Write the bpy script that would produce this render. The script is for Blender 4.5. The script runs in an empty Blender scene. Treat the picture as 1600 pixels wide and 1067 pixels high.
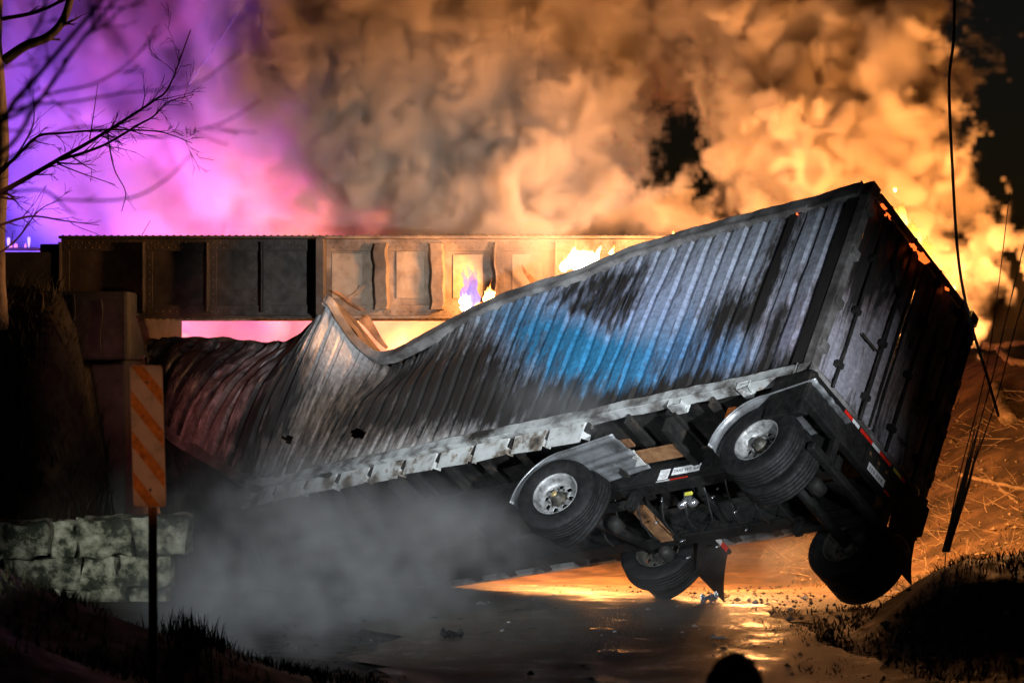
import bpy, bmesh, math, random
import numpy as np
from mathutils import Vector, Matrix, noise as mnoise

# ------------------------------------------------------------------ camera, world, lamps, exposure
sc = bpy.context.scene
COL = sc.collection
R = math.radians
FPX = 3465.2                      # focal length in photo pixels (26 degree field)
CAMZ = 3.0
cam = bpy.data.cameras.new('camera')
cam_o = bpy.data.objects.new('camera', cam)
COL.objects.link(cam_o)
sc.camera = cam_o
cam_o.location = (0, 0, CAMZ)
cam_o.rotation_euler = (R(90), 0, 0)
cam.sensor_width = 36
cam.lens = 18 / math.tan(R(13))
cam.clip_start = 0.1
cam.clip_end = 1500
cam.dof.use_dof = True
cam.dof.focus_distance = 27.0
cam.dof.aperture_fstop = 2.6

world = bpy.data.worlds.new('World')
sc.world = world
world.use_nodes = True
wn = world.node_tree
bg = wn.nodes['Background']
sky = wn.nodes.new('ShaderNodeTexSky')
sky.sky_type = 'NISHITA'
sky.sun_disc = False
sky.sun_elevation = R(-4)
sky.sun_rotation = R(60)
wn.links.new(sky.outputs[0], bg.inputs[0])
bg.inputs[1].default_value = 0.055

sc.view_settings.view_transform = 'Standard'
sc.view_settings.look = 'None'
sc.view_settings.gamma = 1.0
sc.view_settings.use_curve_mapping = False
sc.view_settings.exposure = 0.0
cy = sc.cycles
cy.use_denoising = True
cy.volume_step_rate = 2.0
cy.volume_max_steps = 400
cy.volume_bounces = 2
cy.max_bounces = 8
cy.diffuse_bounces = 3
cy.transparent_max_bounces = 16
cy.sample_clamp_indirect = 8.0
cy.sample_clamp_direct = 0.0


def W(px, py, d):
    """photo pixel and distance along the view -> world point"""
    return Vector(((px - 800) / FPX * d, d, CAMZ - (py - 533.5) / FPX * d))


def lamp(name, p, c, e, r=0.35):
    l = bpy.data.lights.new(name, 'POINT')
    l.color = c
    l.energy = e
    l.shadow_soft_size = r
    o = bpy.data.objects.new(name, l)
    o.location = p
    COL.objects.link(o)
    return o


def spot(name, p, target, c, e, size, blend, r=0.25):
    l = bpy.data.lights.new(name, 'SPOT')
    l.color = c
    l.energy = e
    l.spot_size = R(size)
    l.spot_blend = blend
    l.shadow_soft_size = r
    o = bpy.data.objects.new(name, l)
    o.location = p
    o.rotation_euler = (Vector(target) - Vector(p)).to_track_quat('-Z', 'Y').to_euler()
    COL.objects.link(o)
    return o


# container frame: X along the length towards the crushed front, -Y across to the far side, Z to its roof
_l = Vector((-0.732, 0.657, -0.180)).normalized()
_w = Vector((0.594, 0.487, -0.640))
_w = (_w - _l * _w.dot(_l)).normalized()
_h = -_l.cross(_w)
if _h.z < 0:
    _h = -_h
ORG = Vector((3.26, 24.18, 2.68))
MC = Matrix(((_l.x, -_w.x, _h.x, ORG.x), (_l.y, -_w.y, _h.y, ORG.y), (_l.z, -_w.z, _h.z, ORG.z), (0, 0, 0, 1)))
MCI = MC.inverted()
CL, CW, CH = 12.19, 2.44, 2.9


def Lp(l, w, h):
    return ORG + _l * l + _w * w + _h * h


# some fire lamps sit in flames, others are added apart to light ground and smoke; emergency and flood lamps stand for the crews' lights
FIRE = (1.0, 0.40, 0.12)
FIRES = [
    ('fire_light', Lp(4.3, 1.3, 3.5), (1.0, 0.45, 0.19), 240, 0.35),
    ('fire_light', Lp(2.6, 1.8, 3.7), FIRE, 240, 0.40),
    ('fire_light', Lp(0.9, 2.4, 3.4), (1.0, 0.50, 0.08), 420, 0.35),
    ('fire_light', Vector((0.9, 33.6, 0.9)), (1.0, 0.38, 0.10), 1700, 0.9),
    ('fire_light', Vector((3.1, 30.6, 0.9)), FIRE, 1300, 0.5),
    ('fire_light', Vector((6.4, 30.0, 3.6)), FIRE, 900, 0.5),
]
for nm, p, c, e, r in FIRES:
    lamp(nm, p, c, e, r)
LAMPS_E = [
    ('emergency_light', Vector((-4.8, 36.2, 3.2)), (-5.2, 42.0, 2.6), (1.0, 0.03, 0.13), 2700),
    ('emergency_light', Vector((-6.8, 36.2, 4.2)), (-7.0, 41.0, 8.0), (0.50, 0.17, 1.0), 1700),
    ('emergency_light', Vector((-10.4, 38.0, 4.6)), (-9.8, 42.0, 7.5), (0.10, 0.06, 1.0), 1900),
    ('fire_light', Vector((1.4, 29.3, 4.3)), (-0.4, 36.0, 7.6), (1.0, 0.47, 0.21), 1900),
    ('fire_light', Vector((4.9, 28.6, 4.5)), (4.4, 35.0, 7.4), (1.0, 0.38, 0.10), 1550),
    ('fire_light', Vector((-1.5, 37.0, 3.1)), (-1.9, 42.0, 3.3), (1.0, 0.38, 0.08), 3200),
]
for nm, p, t_, c, e in LAMPS_E:
    spot(nm, p, t_, c, e, 165, 0.5, 0.25)
spot('flood_light', (6.2, 4.0, 2.3), (1.2, 25.5, 3.0), (0.86, 0.93, 1.0), 36000, 18, 0.9, 0.3)
spot('flood_light', (-8.0, 6.0, 6.5), (0.2, 27.5, 1.1), (0.84, 0.93, 1.0), 16000, 23, 0.9, 0.35)
spot('flood_light', (-3.0, 2.0, 3.6), (-4.9, 26.9, 0.25), (0.92, 1.0, 0.88), 11000, 6.5, 0.9, 0.15)  # extra spot added only to brighten the stone wall
spot('emergency_light', (-7.5, 16.0, 6.0), (-4.6, 31.0, 2.4), (1.0, 0.30, 0.28), 2600, 13, 0.9, 0.2)
spot('fire_light', Vector((-0.25, 30.85, 3.75)), (-1.2, 31.4, 3.8), (1.0, 0.42, 0.11), 330, 84, 0.3, 0.1)
spot('sign_fill_spot', (-0.6, 2.0, 1.4), W(229, 681, 14.2), (1.0, 0.42, 0.20), 1250, 5.2, 0.5, 0.1)  # unseen low spot added to light the sign alone


# ------------------------------------------------------------------ helpers
def mk(name, verts, faces, mat=None, parent=None, smooth=False, bevel=0.0, mats=None, midx=None):
    me = bpy.data.meshes.new(name)
    me.from_pydata([tuple(v) for v in verts], [], faces)
    if mats:
        for m in mats:
            me.materials.append(m)
        if midx is not None:
            me.polygons.foreach_set('material_index', midx)
    elif mat:
        me.materials.append(mat)
    if smooth:
        me.polygons.foreach_set('use_smooth', [True] * len(me.polygons))
    me.update()
    o = bpy.data.objects.new(name, me)
    COL.objects.link(o)
    if parent is not None:
        o.parent = parent
    if bevel:
        b = o.modifiers.new('bevel', 'BEVEL')
        b.width = bevel
        b.segments = 2
        b.limit_method = 'ANGLE'
    return o


def thing(name, label, cat, loc=(0, 0, 0), group=None, matrix=None):
    o = bpy.data.objects.new(name, None)
    COL.objects.link(o)
    o.empty_display_size = 0.1
    if matrix is not None:
        o.matrix_world = matrix
    else:
        o.location = loc
    return tag(o, label, cat, group)


def tag(o, label, cat, group=None):
    o['label'] = label
    o['category'] = cat
    if group:
        o['group'] = group
    return o


def structure(o):
    o['kind'] = 'structure'
    return o


def box(x0, x1, y0, y1, z0, z1):
    v = [(x, y, z) for x in (x0, x1) for y in (y0, y1) for z in (z0, z1)]
    f = [(0, 1, 3, 2), (4, 6, 7, 5), (0, 4, 5, 1), (2, 3, 7, 6), (0, 2, 6, 4), (1, 5, 7, 3)]
    return v, f


def lbox(l0, l1, w0, w1, h0, h1):
    return box(l0, l1, -w1, -w0, h0, h1)


class MB:
    def __init__(self):
        self.v = []
        self.f = []

    def add(self, vf):
        n = len(self.v)
        self.v += [tuple(a) for a in vf[0]]
        self.f += [tuple(i + n for i in f) for f in vf[1]]
        return self

    def build(self, name, mat, parent=None, **k):
        return mk(name, self.v, self.f, mat, parent, **k)


def tube(pts, rad, n=8, cap=True):
    pts = [Vector(p) for p in pts]
    if not hasattr(rad, '__len__'):
        rad = [rad] * len(pts)
    v, f = [], []
    up = Vector((0.13, 0.31, 0.94))
    prev = None
    for i, p in enumerate(pts):
        t = (pts[min(i + 1, len(pts) - 1)] - pts[max(i - 1, 0)])
        t = t.normalized() if t.length > 1e-9 else Vector((0, 0, 1))
        a = prev if prev is not None else up
        a = a - t * a.dot(t)
        if a.length < 1e-4:
            a = Vector((1, 0, 0)) - t * t.x
        a.normalize()
        prev = a
        b = t.cross(a)
        for k in range(n):
            an = 2 * math.pi * k / n
            v.append(p + (a * math.cos(an) + b * math.sin(an)) * rad[i])
    for i in range(len(pts) - 1):
        for k in range(n):
            k2 = (k + 1) % n
            f.append((i * n + k, i * n + k2, (i + 1) * n + k2, (i + 1) * n + k))
    if cap:
        f.append(tuple(range(n - 1, -1, -1)))
        m = (len(pts) - 1) * n
        f.append(tuple(range(m, m + n)))
    return v, f


def lathe(prof, n=40, axis='y', closed=False):
    """prof: (radius, offset) pairs turned about the Y axis"""
    v, f = [], []
    m = len(prof)
    for k in range(n):
        a = 2 * math.pi * k / n
        for r, o in prof:
            v.append((r * math.cos(a), o, r * math.sin(a)))
    for k in range(n):
        k2 = (k + 1) % n
        for i in range(m - 1 + (1 if closed else 0)):
            j = (i + 1) % m
            f.append((k * m + i, k * m + j, k2 * m + j, k2 * m + i))
    return v, f


def spline(table, xs):
    """cubic through rows (x, a, b, c...), returned at xs"""
    t = np.array(table, float)
    x = t[:, 0]
    out = []
    for c in range(1, t.shape[1]):
        y = t[:, c]
        d = np.diff(y) / np.diff(x)
        m = np.empty_like(y)
        m[0], m[-1] = d[0], d[-1]
        m[1:-1] = (d[:-1] * np.diff(x)[1:] + d[1:] * np.diff(x)[:-1]) / (x[2:] - x[:-2])
        k = np.clip(np.searchsorted(x, xs) - 1, 0, len(x) - 2)
        h = x[k + 1] - x[k]
        s = (xs - x[k]) / h
        out.append((2 * s**3 - 3 * s**2 + 1) * y[k] + (s**3 - 2 * s**2 + s) * h * m[k] + (-2 * s**3 + 3 * s**2) * y[k + 1] + (s**3 - s**2) * h * m[k + 1])
    return np.stack(out, 1)


def sst(a, b, x):
    t = np.clip((x - a) / (b - a), 0, 1)
    return t * t * (3 - 2 * t)


# ------------------------------------------------------------------ materials
def newmat(name):
    m = bpy.data.materials.new(name)
    m.use_nodes = True
    return m, m.node_tree.nodes, m.node_tree.links, m.node_tree.nodes['Principled BSDF']


def ramp(N, stops, interp='LINEAR'):
    r = N.new('ShaderNodeValToRGB')
    r.color_ramp.interpolation = interp
    e = r.color_ramp.elements
    while len(e) < len(stops):
        e.new(0.5)
    for el, (p, c) in zip(e, stops):
        el.position = p
        el.color = (*c, 1) if len(c) == 3 else c
    return r


def rough_mat(name, cols, scale=6, rough=(0.5, 0.9), metal=0.0, bump=0.15, detail=8, stretch=(1, 1, 1), coord='Object', spec=0.5):
    """mottled surface: cols is a list of (position, colour) over fractal noise"""
    m, N, L, P = newmat(name)
    tc = N.new('ShaderNodeTexCoord')
    mp = N.new('ShaderNodeMapping')
    mp.inputs['Scale'].default_value = stretch
    L.new(tc.outputs[coord], mp.inputs[0])
    n1 = N.new('ShaderNodeTexNoise')
    n1.inputs['Scale'].default_value = scale
    n1.inputs['Detail'].default_value = detail
    n1.inputs['Roughness'].default_value = 0.65
    L.new(mp.outputs[0], n1.inputs[0])
    r = ramp(N, cols)
    L.new(n1.outputs[0], r.inputs[0])
    L.new(r.outputs[0], P.inputs['Base Color'])
    n2 = N.new('ShaderNodeTexNoise')
    n2.inputs['Scale'].default_value = scale * 4.3
    n2.inputs['Detail'].default_value = 6
    L.new(mp.outputs[0], n2.inputs[0])
    mr = N.new('ShaderNodeMapRange')
    mr.inputs[1].default_value = 0.3
    mr.inputs[2].default_value = 0.7
    mr.inputs[3].default_value = rough[0]
    mr.inputs[4].default_value = rough[1]
    L.new(n2.outputs[0], mr.inputs[0])
    L.new(mr.outputs[0], P.inputs['Roughness'])
    P.inputs['Metallic'].default_value = metal
    P.inputs['Specular IOR Level'].default_value = spec
    if bump:
        b = N.new('ShaderNodeBump')
        b.inputs['Strength'].default_value = bump
        b.inputs['Distance'].default_value = 0.02
        L.new(n2.outputs[0], b.inputs['Height'])
        L.new(b.outputs[0], P.inputs['Normal'])
    return m


def emit_mat(name, col, strength):
    m, N, L, P = newmat(name)
    P.inputs['Base Color'].default_value = (0.1, 0.1, 0.1, 1)
    P.inputs['Emission Color'].default_value = (*col, 1)
    P.inputs['Emission Strength'].default_value = strength
    return m


def flame_mat(name, low, mid, tip, s0, s1):
    m, N, L, P = newmat(name)
    N.remove(P)
    tc = N.new('ShaderNodeTexCoord')
    sp = N.new('ShaderNodeSeparateXYZ')
    L.new(tc.outputs['Generated'], sp.inputs[0])
    nz = N.new('ShaderNodeTexNoise')
    nz.inputs['Scale'].default_value = 5
    nz.inputs['Detail'].default_value = 4
    L.new(tc.outputs['Generated'], nz.inputs[0])
    ad = N.new('ShaderNodeMath')
    ad.operation = 'MULTIPLY_ADD'
    ad.inputs[1].default_value = 0.7
    L.new(nz.outputs[0], ad.inputs[0])
    sb = N.new('ShaderNodeMath')
    sb.operation = 'SUBTRACT'
    sb.inputs[1].default_value = 0.35
    L.new(sp.outputs[2], sb.inputs[0])
    L.new(sb.outputs[0], ad.inputs[2])
    rc = ramp(N, [(0.0, low), (0.4, mid), (0.85, tip)])
    L.new(ad.outputs[0], rc.inputs[0])
    em = N.new('ShaderNodeEmission')
    L.new(rc.outputs[0], em.inputs[0])
    st = N.new('ShaderNodeMapRange')
    st.inputs[3].default_value = s0
    st.inputs[4].default_value = s1
    L.new(ad.outputs[0], st.inputs[0])
    L.new(st.outputs[0], em.inputs[1])
    tr = N.new('ShaderNodeBsdfTransparent')
    mx = N.new('ShaderNodeMixShader')
    mr = N.new('ShaderNodeMapRange')
    mr.inputs[1].default_value = 0.35
    mr.inputs[2].default_value = 0.95
    mr.inputs[3].default_value = 0.25
    mr.inputs[4].default_value = 0.92
    L.new(ad.outputs[0], mr.inputs[0])
    L.new(mr.outputs[0], mx.inputs[0])
    L.new(em.outputs[0], mx.inputs[1])
    L.new(tr.outputs[0], mx.inputs[2])
    L.new(mx.outputs[0], N['Material Output'].inputs[0])
    return m


def burnt_mat(name, bump=0.25, soot=(0.026, 0.023, 0.021), rough=0.5):
    """reads point attributes tint (colour) and soot (0..1) painted on the steel; noise breaks the edges of the burn"""
    m, N, L, P = newmat(name)
    at = N.new('ShaderNodeAttribute')
    at.attribute_name = 'tint'
    so = N.new('ShaderNodeAttribute')
    so.attribute_name = 'soot'
    uv = N.new('ShaderNodeTexCoord')
    mp = N.new('ShaderNodeMapping')
    mp.inputs['Scale'].default_value = (5.5, 0.9, 1)
    L.new(uv.outputs['UV'], mp.inputs[0])
    n1 = N.new('ShaderNodeTexNoise')
    n1.inputs['Scale'].default_value = 2.2
    n1.inputs['Detail'].default_value = 9
    n1.inputs['Roughness'].default_value = 0.68
    L.new(mp.outputs[0], n1.inputs[0])
    n2 = N.new('ShaderNodeTexNoise')
    n2.inputs['Scale'].default_value = 14
    n2.inputs['Detail'].default_value = 8
    n2.inputs['Roughness'].default_value = 0.7
    L.new(uv.outputs['UV'], n2.inputs[0])
    a1 = N.new('ShaderNodeMath')
    a1.operation = 'MULTIPLY_ADD'
    a1.inputs[1].default_value = 2.3
    L.new(n1.outputs[0], a1.inputs[0])
    L.new(so.outputs['Fac'], a1.inputs[2])
    mr = N.new('ShaderNodeMapRange')
    mr.interpolation_type = 'SMOOTHSTEP'
    mr.inputs[1].default_value = 1.36
    mr.inputs[2].default_value = 1.96
    L.new(a1.outputs[0], mr.inputs[0])
    # mottling of the bare metal
    mo = N.new('ShaderNodeMapRange')
    mo.inputs[1].default_value = 0.3
    mo.inputs[2].default_value = 0.7
    mo.inputs[3].default_value = 0.5
    mo.inputs[4].default_value = 1.25
    L.new(n2.outputs[0], mo.inputs[0])
    mu = N.new('ShaderNodeMix')
    mu.data_type = 'RGBA'
    mu.blend_type = 'MULTIPLY'
    mu.inputs[0].default_value = 1
    L.new(at.outputs['Color'], mu.inputs[6])
    L.new(mo.outputs[0], mu.inputs[7])
    # rust rim where soot and metal meet
    ru = ramp(N, [(0.0, (0, 0, 0)), (0.35, (0.8, 0.8, 0.8)), (0.75, (0, 0, 0))])
    L.new(mr.outputs[0], ru.inputs[0])
    rn = N.new('ShaderNodeMath')
    rn.operation = 'MULTIPLY'
    L.new(ru.outputs[0], rn.inputs[0])
    L.new(n2.outputs[0], rn.inputs[1])
    mxr = N.new('ShaderNodeMix')
    mxr.data_type = 'RGBA'
    L.new(rn.outputs[0], mxr.inputs[0])
    L.new(mu.outputs[2], mxr.inputs[6])
    mxr.inputs[7].default_value = (0.13, 0.07, 0.035, 1)
    mx = N.new('ShaderNodeMix')
    mx.data_type = 'RGBA'
    L.new(mr.outputs[0], mx.inputs[0])
    L.new(mxr.outputs[2], mx.inputs[6])
    mx.inputs[7].default_value = (*soot, 1)
    L.new(mx.outputs[2], P.inputs['Base Color'])
    P.inputs['Roughness'].default_value = rough
    P.inputs['Metallic'].default_value = 0.15
    b = N.new('ShaderNodeBump')
    b.inputs['Strength'].default_value = bump
    b.inputs['Distance'].default_value = 0.015
    L.new(n2.outputs[0], b.inputs['Height'])
    L.new(b.outputs[0], P.inputs['Normal'])
    return m


M = {}
M['burnt'] = burnt_mat('burnt_steel')
M['rail'] = rough_mat('scorched_rail', [(0.36, (0.03, 0.026, 0.022)), (0.45, (0.17, 0.16, 0.15)), (0.54, (0.42, 0.43, 0.42)), (0.63, (0.50, 0.51, 0.50)), (0.70, (0.18, 0.09, 0.035))], 2.1, (0.45, 0.75), 0.2, 0.2)
M['rail_dark'] = rough_mat('sooty_rail', [(0.34, (0.02, 0.018, 0.016)), (0.48, (0.11, 0.10, 0.095)), (0.64, (0.30, 0.29, 0.28))], 1.3, (0.5, 0.85), 0.2, 0.25)
M['plate'] = rough_mat('scorched_plate', [(0.36, (0.03, 0.025, 0.02)), (0.44, (0.16, 0.13, 0.10)), (0.52, (0.42, 0.42, 0.40)), (0.64, (0.54, 0.55, 0.54)), (0.71, (0.17, 0.085, 0.03))], 3.0, (0.5, 0.8), 0.1, 0.15)
M['soot'] = rough_mat('sooty_steel', [(0.35, (0.006, 0.006, 0.006)), (0.58, (0.022, 0.020, 0.018)), (0.72, (0.075, 0.055, 0.038))], 4, (0.5, 0.85), 0.1, 0.35, spec=0.3)
M['inner'] = rough_mat('burnt_inside', [(0.35, (0.02, 0.015, 0.012)), (0.6, (0.08, 0.05, 0.03))], 3, (0.7, 0.95))
M['black'] = rough_mat('black_paint', [(0.4, (0.004, 0.004, 0.004)), (0.62, (0.012, 0.011, 0.010)), (0.74, (0.035, 0.026, 0.018))], 5, (0.45, 0.8), 0.0, 0.25, spec=0.3)
M['tyre'] = rough_mat('tyre_rubber', [(0.4, (0.004, 0.004, 0.004)), (0.6, (0.011, 0.011, 0.011)), (0.72, (0.03, 0.026, 0.02))], 9, (0.55, 0.85), 0, 0.25, spec=0.25)
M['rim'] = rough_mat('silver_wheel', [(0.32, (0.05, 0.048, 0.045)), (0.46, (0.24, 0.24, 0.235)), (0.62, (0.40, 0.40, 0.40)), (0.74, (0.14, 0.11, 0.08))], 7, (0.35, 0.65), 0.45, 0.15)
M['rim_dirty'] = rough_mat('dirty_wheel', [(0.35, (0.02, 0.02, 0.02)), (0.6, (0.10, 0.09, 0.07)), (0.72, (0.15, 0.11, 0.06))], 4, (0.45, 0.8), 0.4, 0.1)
M['fender'] = rough_mat('fender_metal', [(0.34, (0.10, 0.10, 0.10)), (0.55, (0.30, 0.31, 0.32)), (0.7, (0.38, 0.39, 0.40))], 3, (0.28, 0.5), 0.6, 0.06)
M['rust'] = rough_mat('rusty_steel', [(0.35, (0.05, 0.025, 0.012)), (0.5, (0.18, 0.08, 0.03)), (0.65, (0.27, 0.14, 0.06))], 4, (0.7, 0.95), 0.1, 0.35)
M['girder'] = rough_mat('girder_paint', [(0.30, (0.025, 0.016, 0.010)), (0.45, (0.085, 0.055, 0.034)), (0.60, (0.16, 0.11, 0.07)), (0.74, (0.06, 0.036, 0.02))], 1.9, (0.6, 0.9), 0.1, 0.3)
M['girder_shaded'] = rough_mat('shaded_girder', [(0.30, (0.008, 0.006, 0.004)), (0.45, (0.024, 0.017, 0.011)), (0.62, (0.050, 0.034, 0.022)), (0.74, (0.022, 0.013, 0.008))], 1.9, (0.6, 0.9), 0.05, 0.3)  # girder paint with the shade of the left half put into the colour
M['girder_patch'] = rough_mat('girder_patch', [(0.32, (0.08, 0.052, 0.032)), (0.55, (0.20, 0.145, 0.095)), (0.72, (0.14, 0.095, 0.06))], 2.2, (0.6, 0.9), 0.05, 0.2)
M['concrete'] = rough_mat('sooty_concrete', [(0.35, (0.012, 0.012, 0.011)), (0.6, (0.035, 0.034, 0.031)), (0.72, (0.07, 0.068, 0.06))], 2, (0.75, 0.95), 0, 0.4)
M['bark'] = rough_mat('bark', [(0.35, (0.03, 0.022, 0.016)), (0.65, (0.09, 0.07, 0.05))], 8, (0.8, 0.95), 0, 0.5, stretch=(1, 1, 0.2))
M['bark_pale'] = rough_mat('pale_bark', [(0.35, (0.13, 0.09, 0.06)), (0.55, (0.32, 0.25, 0.18)), (0.68, (0.20, 0.14, 0.09))], 5, (0.8, 0.95), 0, 0.5, stretch=(1, 1, 0.3))
M['cable'] = rough_mat('cable_rubber', [(0.4, (0.006, 0.006, 0.006)), (0.6, (0.02, 0.02, 0.02))], 12, (0.5, 0.8), 0, 0.05)
M['wood'] = rough_mat('weathered_wood', [(0.35, (0.14, 0.09, 0.05)), (0.55, (0.34, 0.25, 0.15)), (0.7, (0.22, 0.15, 0.08))], 6, (0.6, 0.9), 0, 0.35)
M['white'] = rough_mat('label_white', [(0.3, (0.55, 0.55, 0.55)), (0.6, (0.78, 0.78, 0.78))], 20, (0.5, 0.7), 0, 0.02)
M['ink'] = rough_mat('label_ink', [(0.4, (0.01, 0.01, 0.012)), (0.6, (0.03, 0.03, 0.03))], 20, (0.5, 0.7), 0, 0.0)
M['ink_grey'] = rough_mat('grey_print', [(0.4, (0.28, 0.25, 0.26)), (0.6, (0.40, 0.36, 0.37))], 20, (0.5, 0.7), 0, 0.0)
M['red_tape'] = rough_mat('red_reflector', [(0.3, (0.55, 0.012, 0.008)), (0.6, (0.80, 0.03, 0.015))], 18, (0.25, 0.45), 0, 0.03)
M['orange_lens'] = rough_mat('orange_marker', [(0.3, (0.35, 0.07, 0.01)), (0.6, (0.60, 0.15, 0.02))], 14, (0.35, 0.6), 0, 0.08)
M['yellow'] = rough_mat('yellow_tag', [(0.3, (0.45, 0.40, 0.05)), (0.6, (0.65, 0.60, 0.08))], 18, (0.4, 0.6), 0, 0.02)
M['brass'] = rough_mat('brass_cap', [(0.3, (0.35, 0.24, 0.10)), (0.6, (0.50, 0.38, 0.18))], 12, (0.3, 0.5), 0.5, 0.05)
M['chrome'] = rough_mat('wet_metal', [(0.35, (0.15, 0.15, 0.16)), (0.6, (0.5, 0.5, 0.52))], 16, (0.12, 0.35), 0.8, 0.3)
M['cloth'] = rough_mat('dark_coat', [(0.4, (0.008, 0.008, 0.009)), (0.6, (0.02, 0.02, 0.02))], 12, (0.8, 0.95), 0, 0.2)
M['skin'] = rough_mat('skin', [(0.4, (0.30, 0.17, 0.11)), (0.6, (0.38, 0.22, 0.15))], 10, (0.5, 0.7), 0, 0.05)
M['hair'] = rough_mat('dark_hair', [(0.4, (0.006, 0.005, 0.004)), (0.6, (0.018, 0.014, 0.01))], 30, (0.6, 0.8), 0, 0.4)
M['flame'] = flame_mat('flame_orange', (1.0, 0.62, 0.24), (1.0, 0.42, 0.08), (1.0, 0.20, 0.02), 26, 5)
M['flame_hot'] = flame_mat('flame_white', (1.0, 0.80, 0.52), (1.0, 0.62, 0.25), (1.0, 0.32, 0.06), 40, 8)
M['flame_violet'] = flame_mat('flame_violet', (0.95, 0.75, 1.0), (0.55, 0.36, 1.0), (0.45, 0.22, 0.75), 1.5, 0.7)
M['flame_yellow'] = flame_mat('flame_yellow', (1.0, 0.85, 0.20), (0.95, 0.75, 0.12), (0.9, 0.45, 0.05), 4.0, 1.2)
M['ember'] = emit_mat('ember', (1.0, 0.14, 0.02), 1.8)
M['blue_lens'] = emit_mat('blue_lens', (0.50, 0.42, 1.0), 1.1)
M['red_lens'] = emit_mat('red_lens', (1.0, 0.22, 0.45), 1.0)

# ------------------------------------------------------------------ setting: ground, road
def terrain(x, y):
    x = np.asarray(x, float)
    y = np.asarray(y, float)
    t_ = np.clip(y - 24.6, 0, 9.5)
    z = -0.078 * t_ * t_ / (t_ + 0.8)
    # foreground bank on the left
    bank = np.clip(0.46 + (-1.55 - x) * 0.36, 0, 1.45) * sst(0.6, -1.2, x)
    z = z + bank * sst(7.5, 13.0, y) * sst(21.0, 16.0, y)
    # low mound on the right, in front of the far wheel
    z = z + 0.86 * sst(3.2, 4.7, x) * np.exp(-((y - 22.3) / 1.7) ** 2)
    # hillside on the right, rising to the railway
    z = z + 3.4 * sst(3.2, 8.5, x - 0.10 * (y - 27)) * sst(25.5, 43.0, y)
    # railway embankment on the left
    e = sst(-5.2, -6.2, x)
    z = z + e * (0.95 * sst(26.9, 27.4, y) + 3.2 * sst(27.4, 30.9, y) - 2.4 * sst(36.0, 39.0, y))
    # far country
    z = z + 1.2 * sst(60, 160, np.hypot(x, y))
    return z


def axis(lo, hi, step, far):
    a = list(np.arange(lo, hi + 1e-6, step))
    d = step
    pre, post = [], []
    p = lo
    q = hi
    while p > -far:
        d *= 1.35
        p -= d
        q += d
        pre.append(p)
        post.append(q)
    return np.array(pre[::-1] + a + post)


gx = axis(-13, 13, 0.2, 700)
gy = axis(2, 50, 0.2, 700)
GX, GY = np.meshgrid(gx, gy, indexing='ij')
GZ = terrain(GX, GY)
nzv = np.array([mnoise.fractal(Vector((a * 0.9, b * 0.9, 0.3)), 1.0, 2.1, 5) for a, b in zip(GX.ravel(), GY.ravel())]).reshape(GX.shape)
near = (np.abs(GX) < 60) & (np.abs(GY) < 90)
rough_amt = 0.03 + 0.10 * sst(0.15, 0.7, GZ)
GZ = GZ + np.where(near, nzv * rough_amt, 0) - 0.03
nx_, ny_ = GX.shape
gv = np.stack([GX.ravel(), GY.ravel(), GZ.ravel()], 1)
gf = [(i * ny_ + j, (i + 1) * ny_ + j, (i + 1) * ny_ + j + 1, i * ny_ + j + 1) for i in range(nx_ - 1) for j in range(ny_ - 1)]
m_ground = rough_mat('dirt', [(0.32, (0.006, 0.005, 0.004)), (0.48, (0.014, 0.011, 0.008)), (0.60, (0.027, 0.020, 0.014)), (0.72, (0.011, 0.010, 0.006))], 1.4, (0.55, 0.95), 0, 0.7, 12)
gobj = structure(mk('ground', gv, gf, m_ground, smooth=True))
lit_soil = np.maximum(sst(2.9, 4.6, GX) * sst(25.3, 27.0, GY), sst(29.0, 31.0, GY) * sst(-3.6, -2.4, GX)).ravel()  # hillside and ground behind the trailer painted paler to look fire-lit
ca = gobj.data.attributes.new('lit_soil', 'FLOAT', 'POINT')
ca.data.foreach_set('value', lit_soil.astype(np.float32))
_N, _L = m_ground.node_tree.nodes, m_ground.node_tree.links
_P = _N['Principled BSDF']
_src = _P.inputs['Base Color'].links[0].from_socket
_at = _N.new('ShaderNodeAttribute')
_at.attribute_name = 'lit_soil'
_mu = _N.new('ShaderNodeMix')
_mu.data_type = 'RGBA'
_mu.blend_type = 'MULTIPLY'
_mu.inputs[0].default_value = 1
_L.new(_src, _mu.inputs[6])
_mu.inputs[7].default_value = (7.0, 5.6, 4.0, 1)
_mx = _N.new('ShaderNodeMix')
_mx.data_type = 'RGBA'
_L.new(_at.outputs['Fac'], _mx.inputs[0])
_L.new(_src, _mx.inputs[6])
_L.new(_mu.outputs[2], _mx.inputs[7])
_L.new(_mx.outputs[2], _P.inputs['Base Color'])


def ground_z(x, y):
    """height of the built ground sheet, bilinear"""
    i = int(np.clip(np.searchsorted(gx, x) - 1, 0, nx_ - 2))
    j = int(np.clip(np.searchsorted(gy, y) - 1, 0, ny_ - 2))
    a = (x - gx[i]) / (gx[i + 1] - gx[i])
    b = (y - gy[j]) / (gy[j + 1] - gy[j])
    return float(GZ[i, j] * (1 - a) * (1 - b) + GZ[i + 1, j] * a * (1 - b) + GZ[i, j + 1] * (1 - a) * b + GZ[i + 1, j + 1] * a * b)


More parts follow.
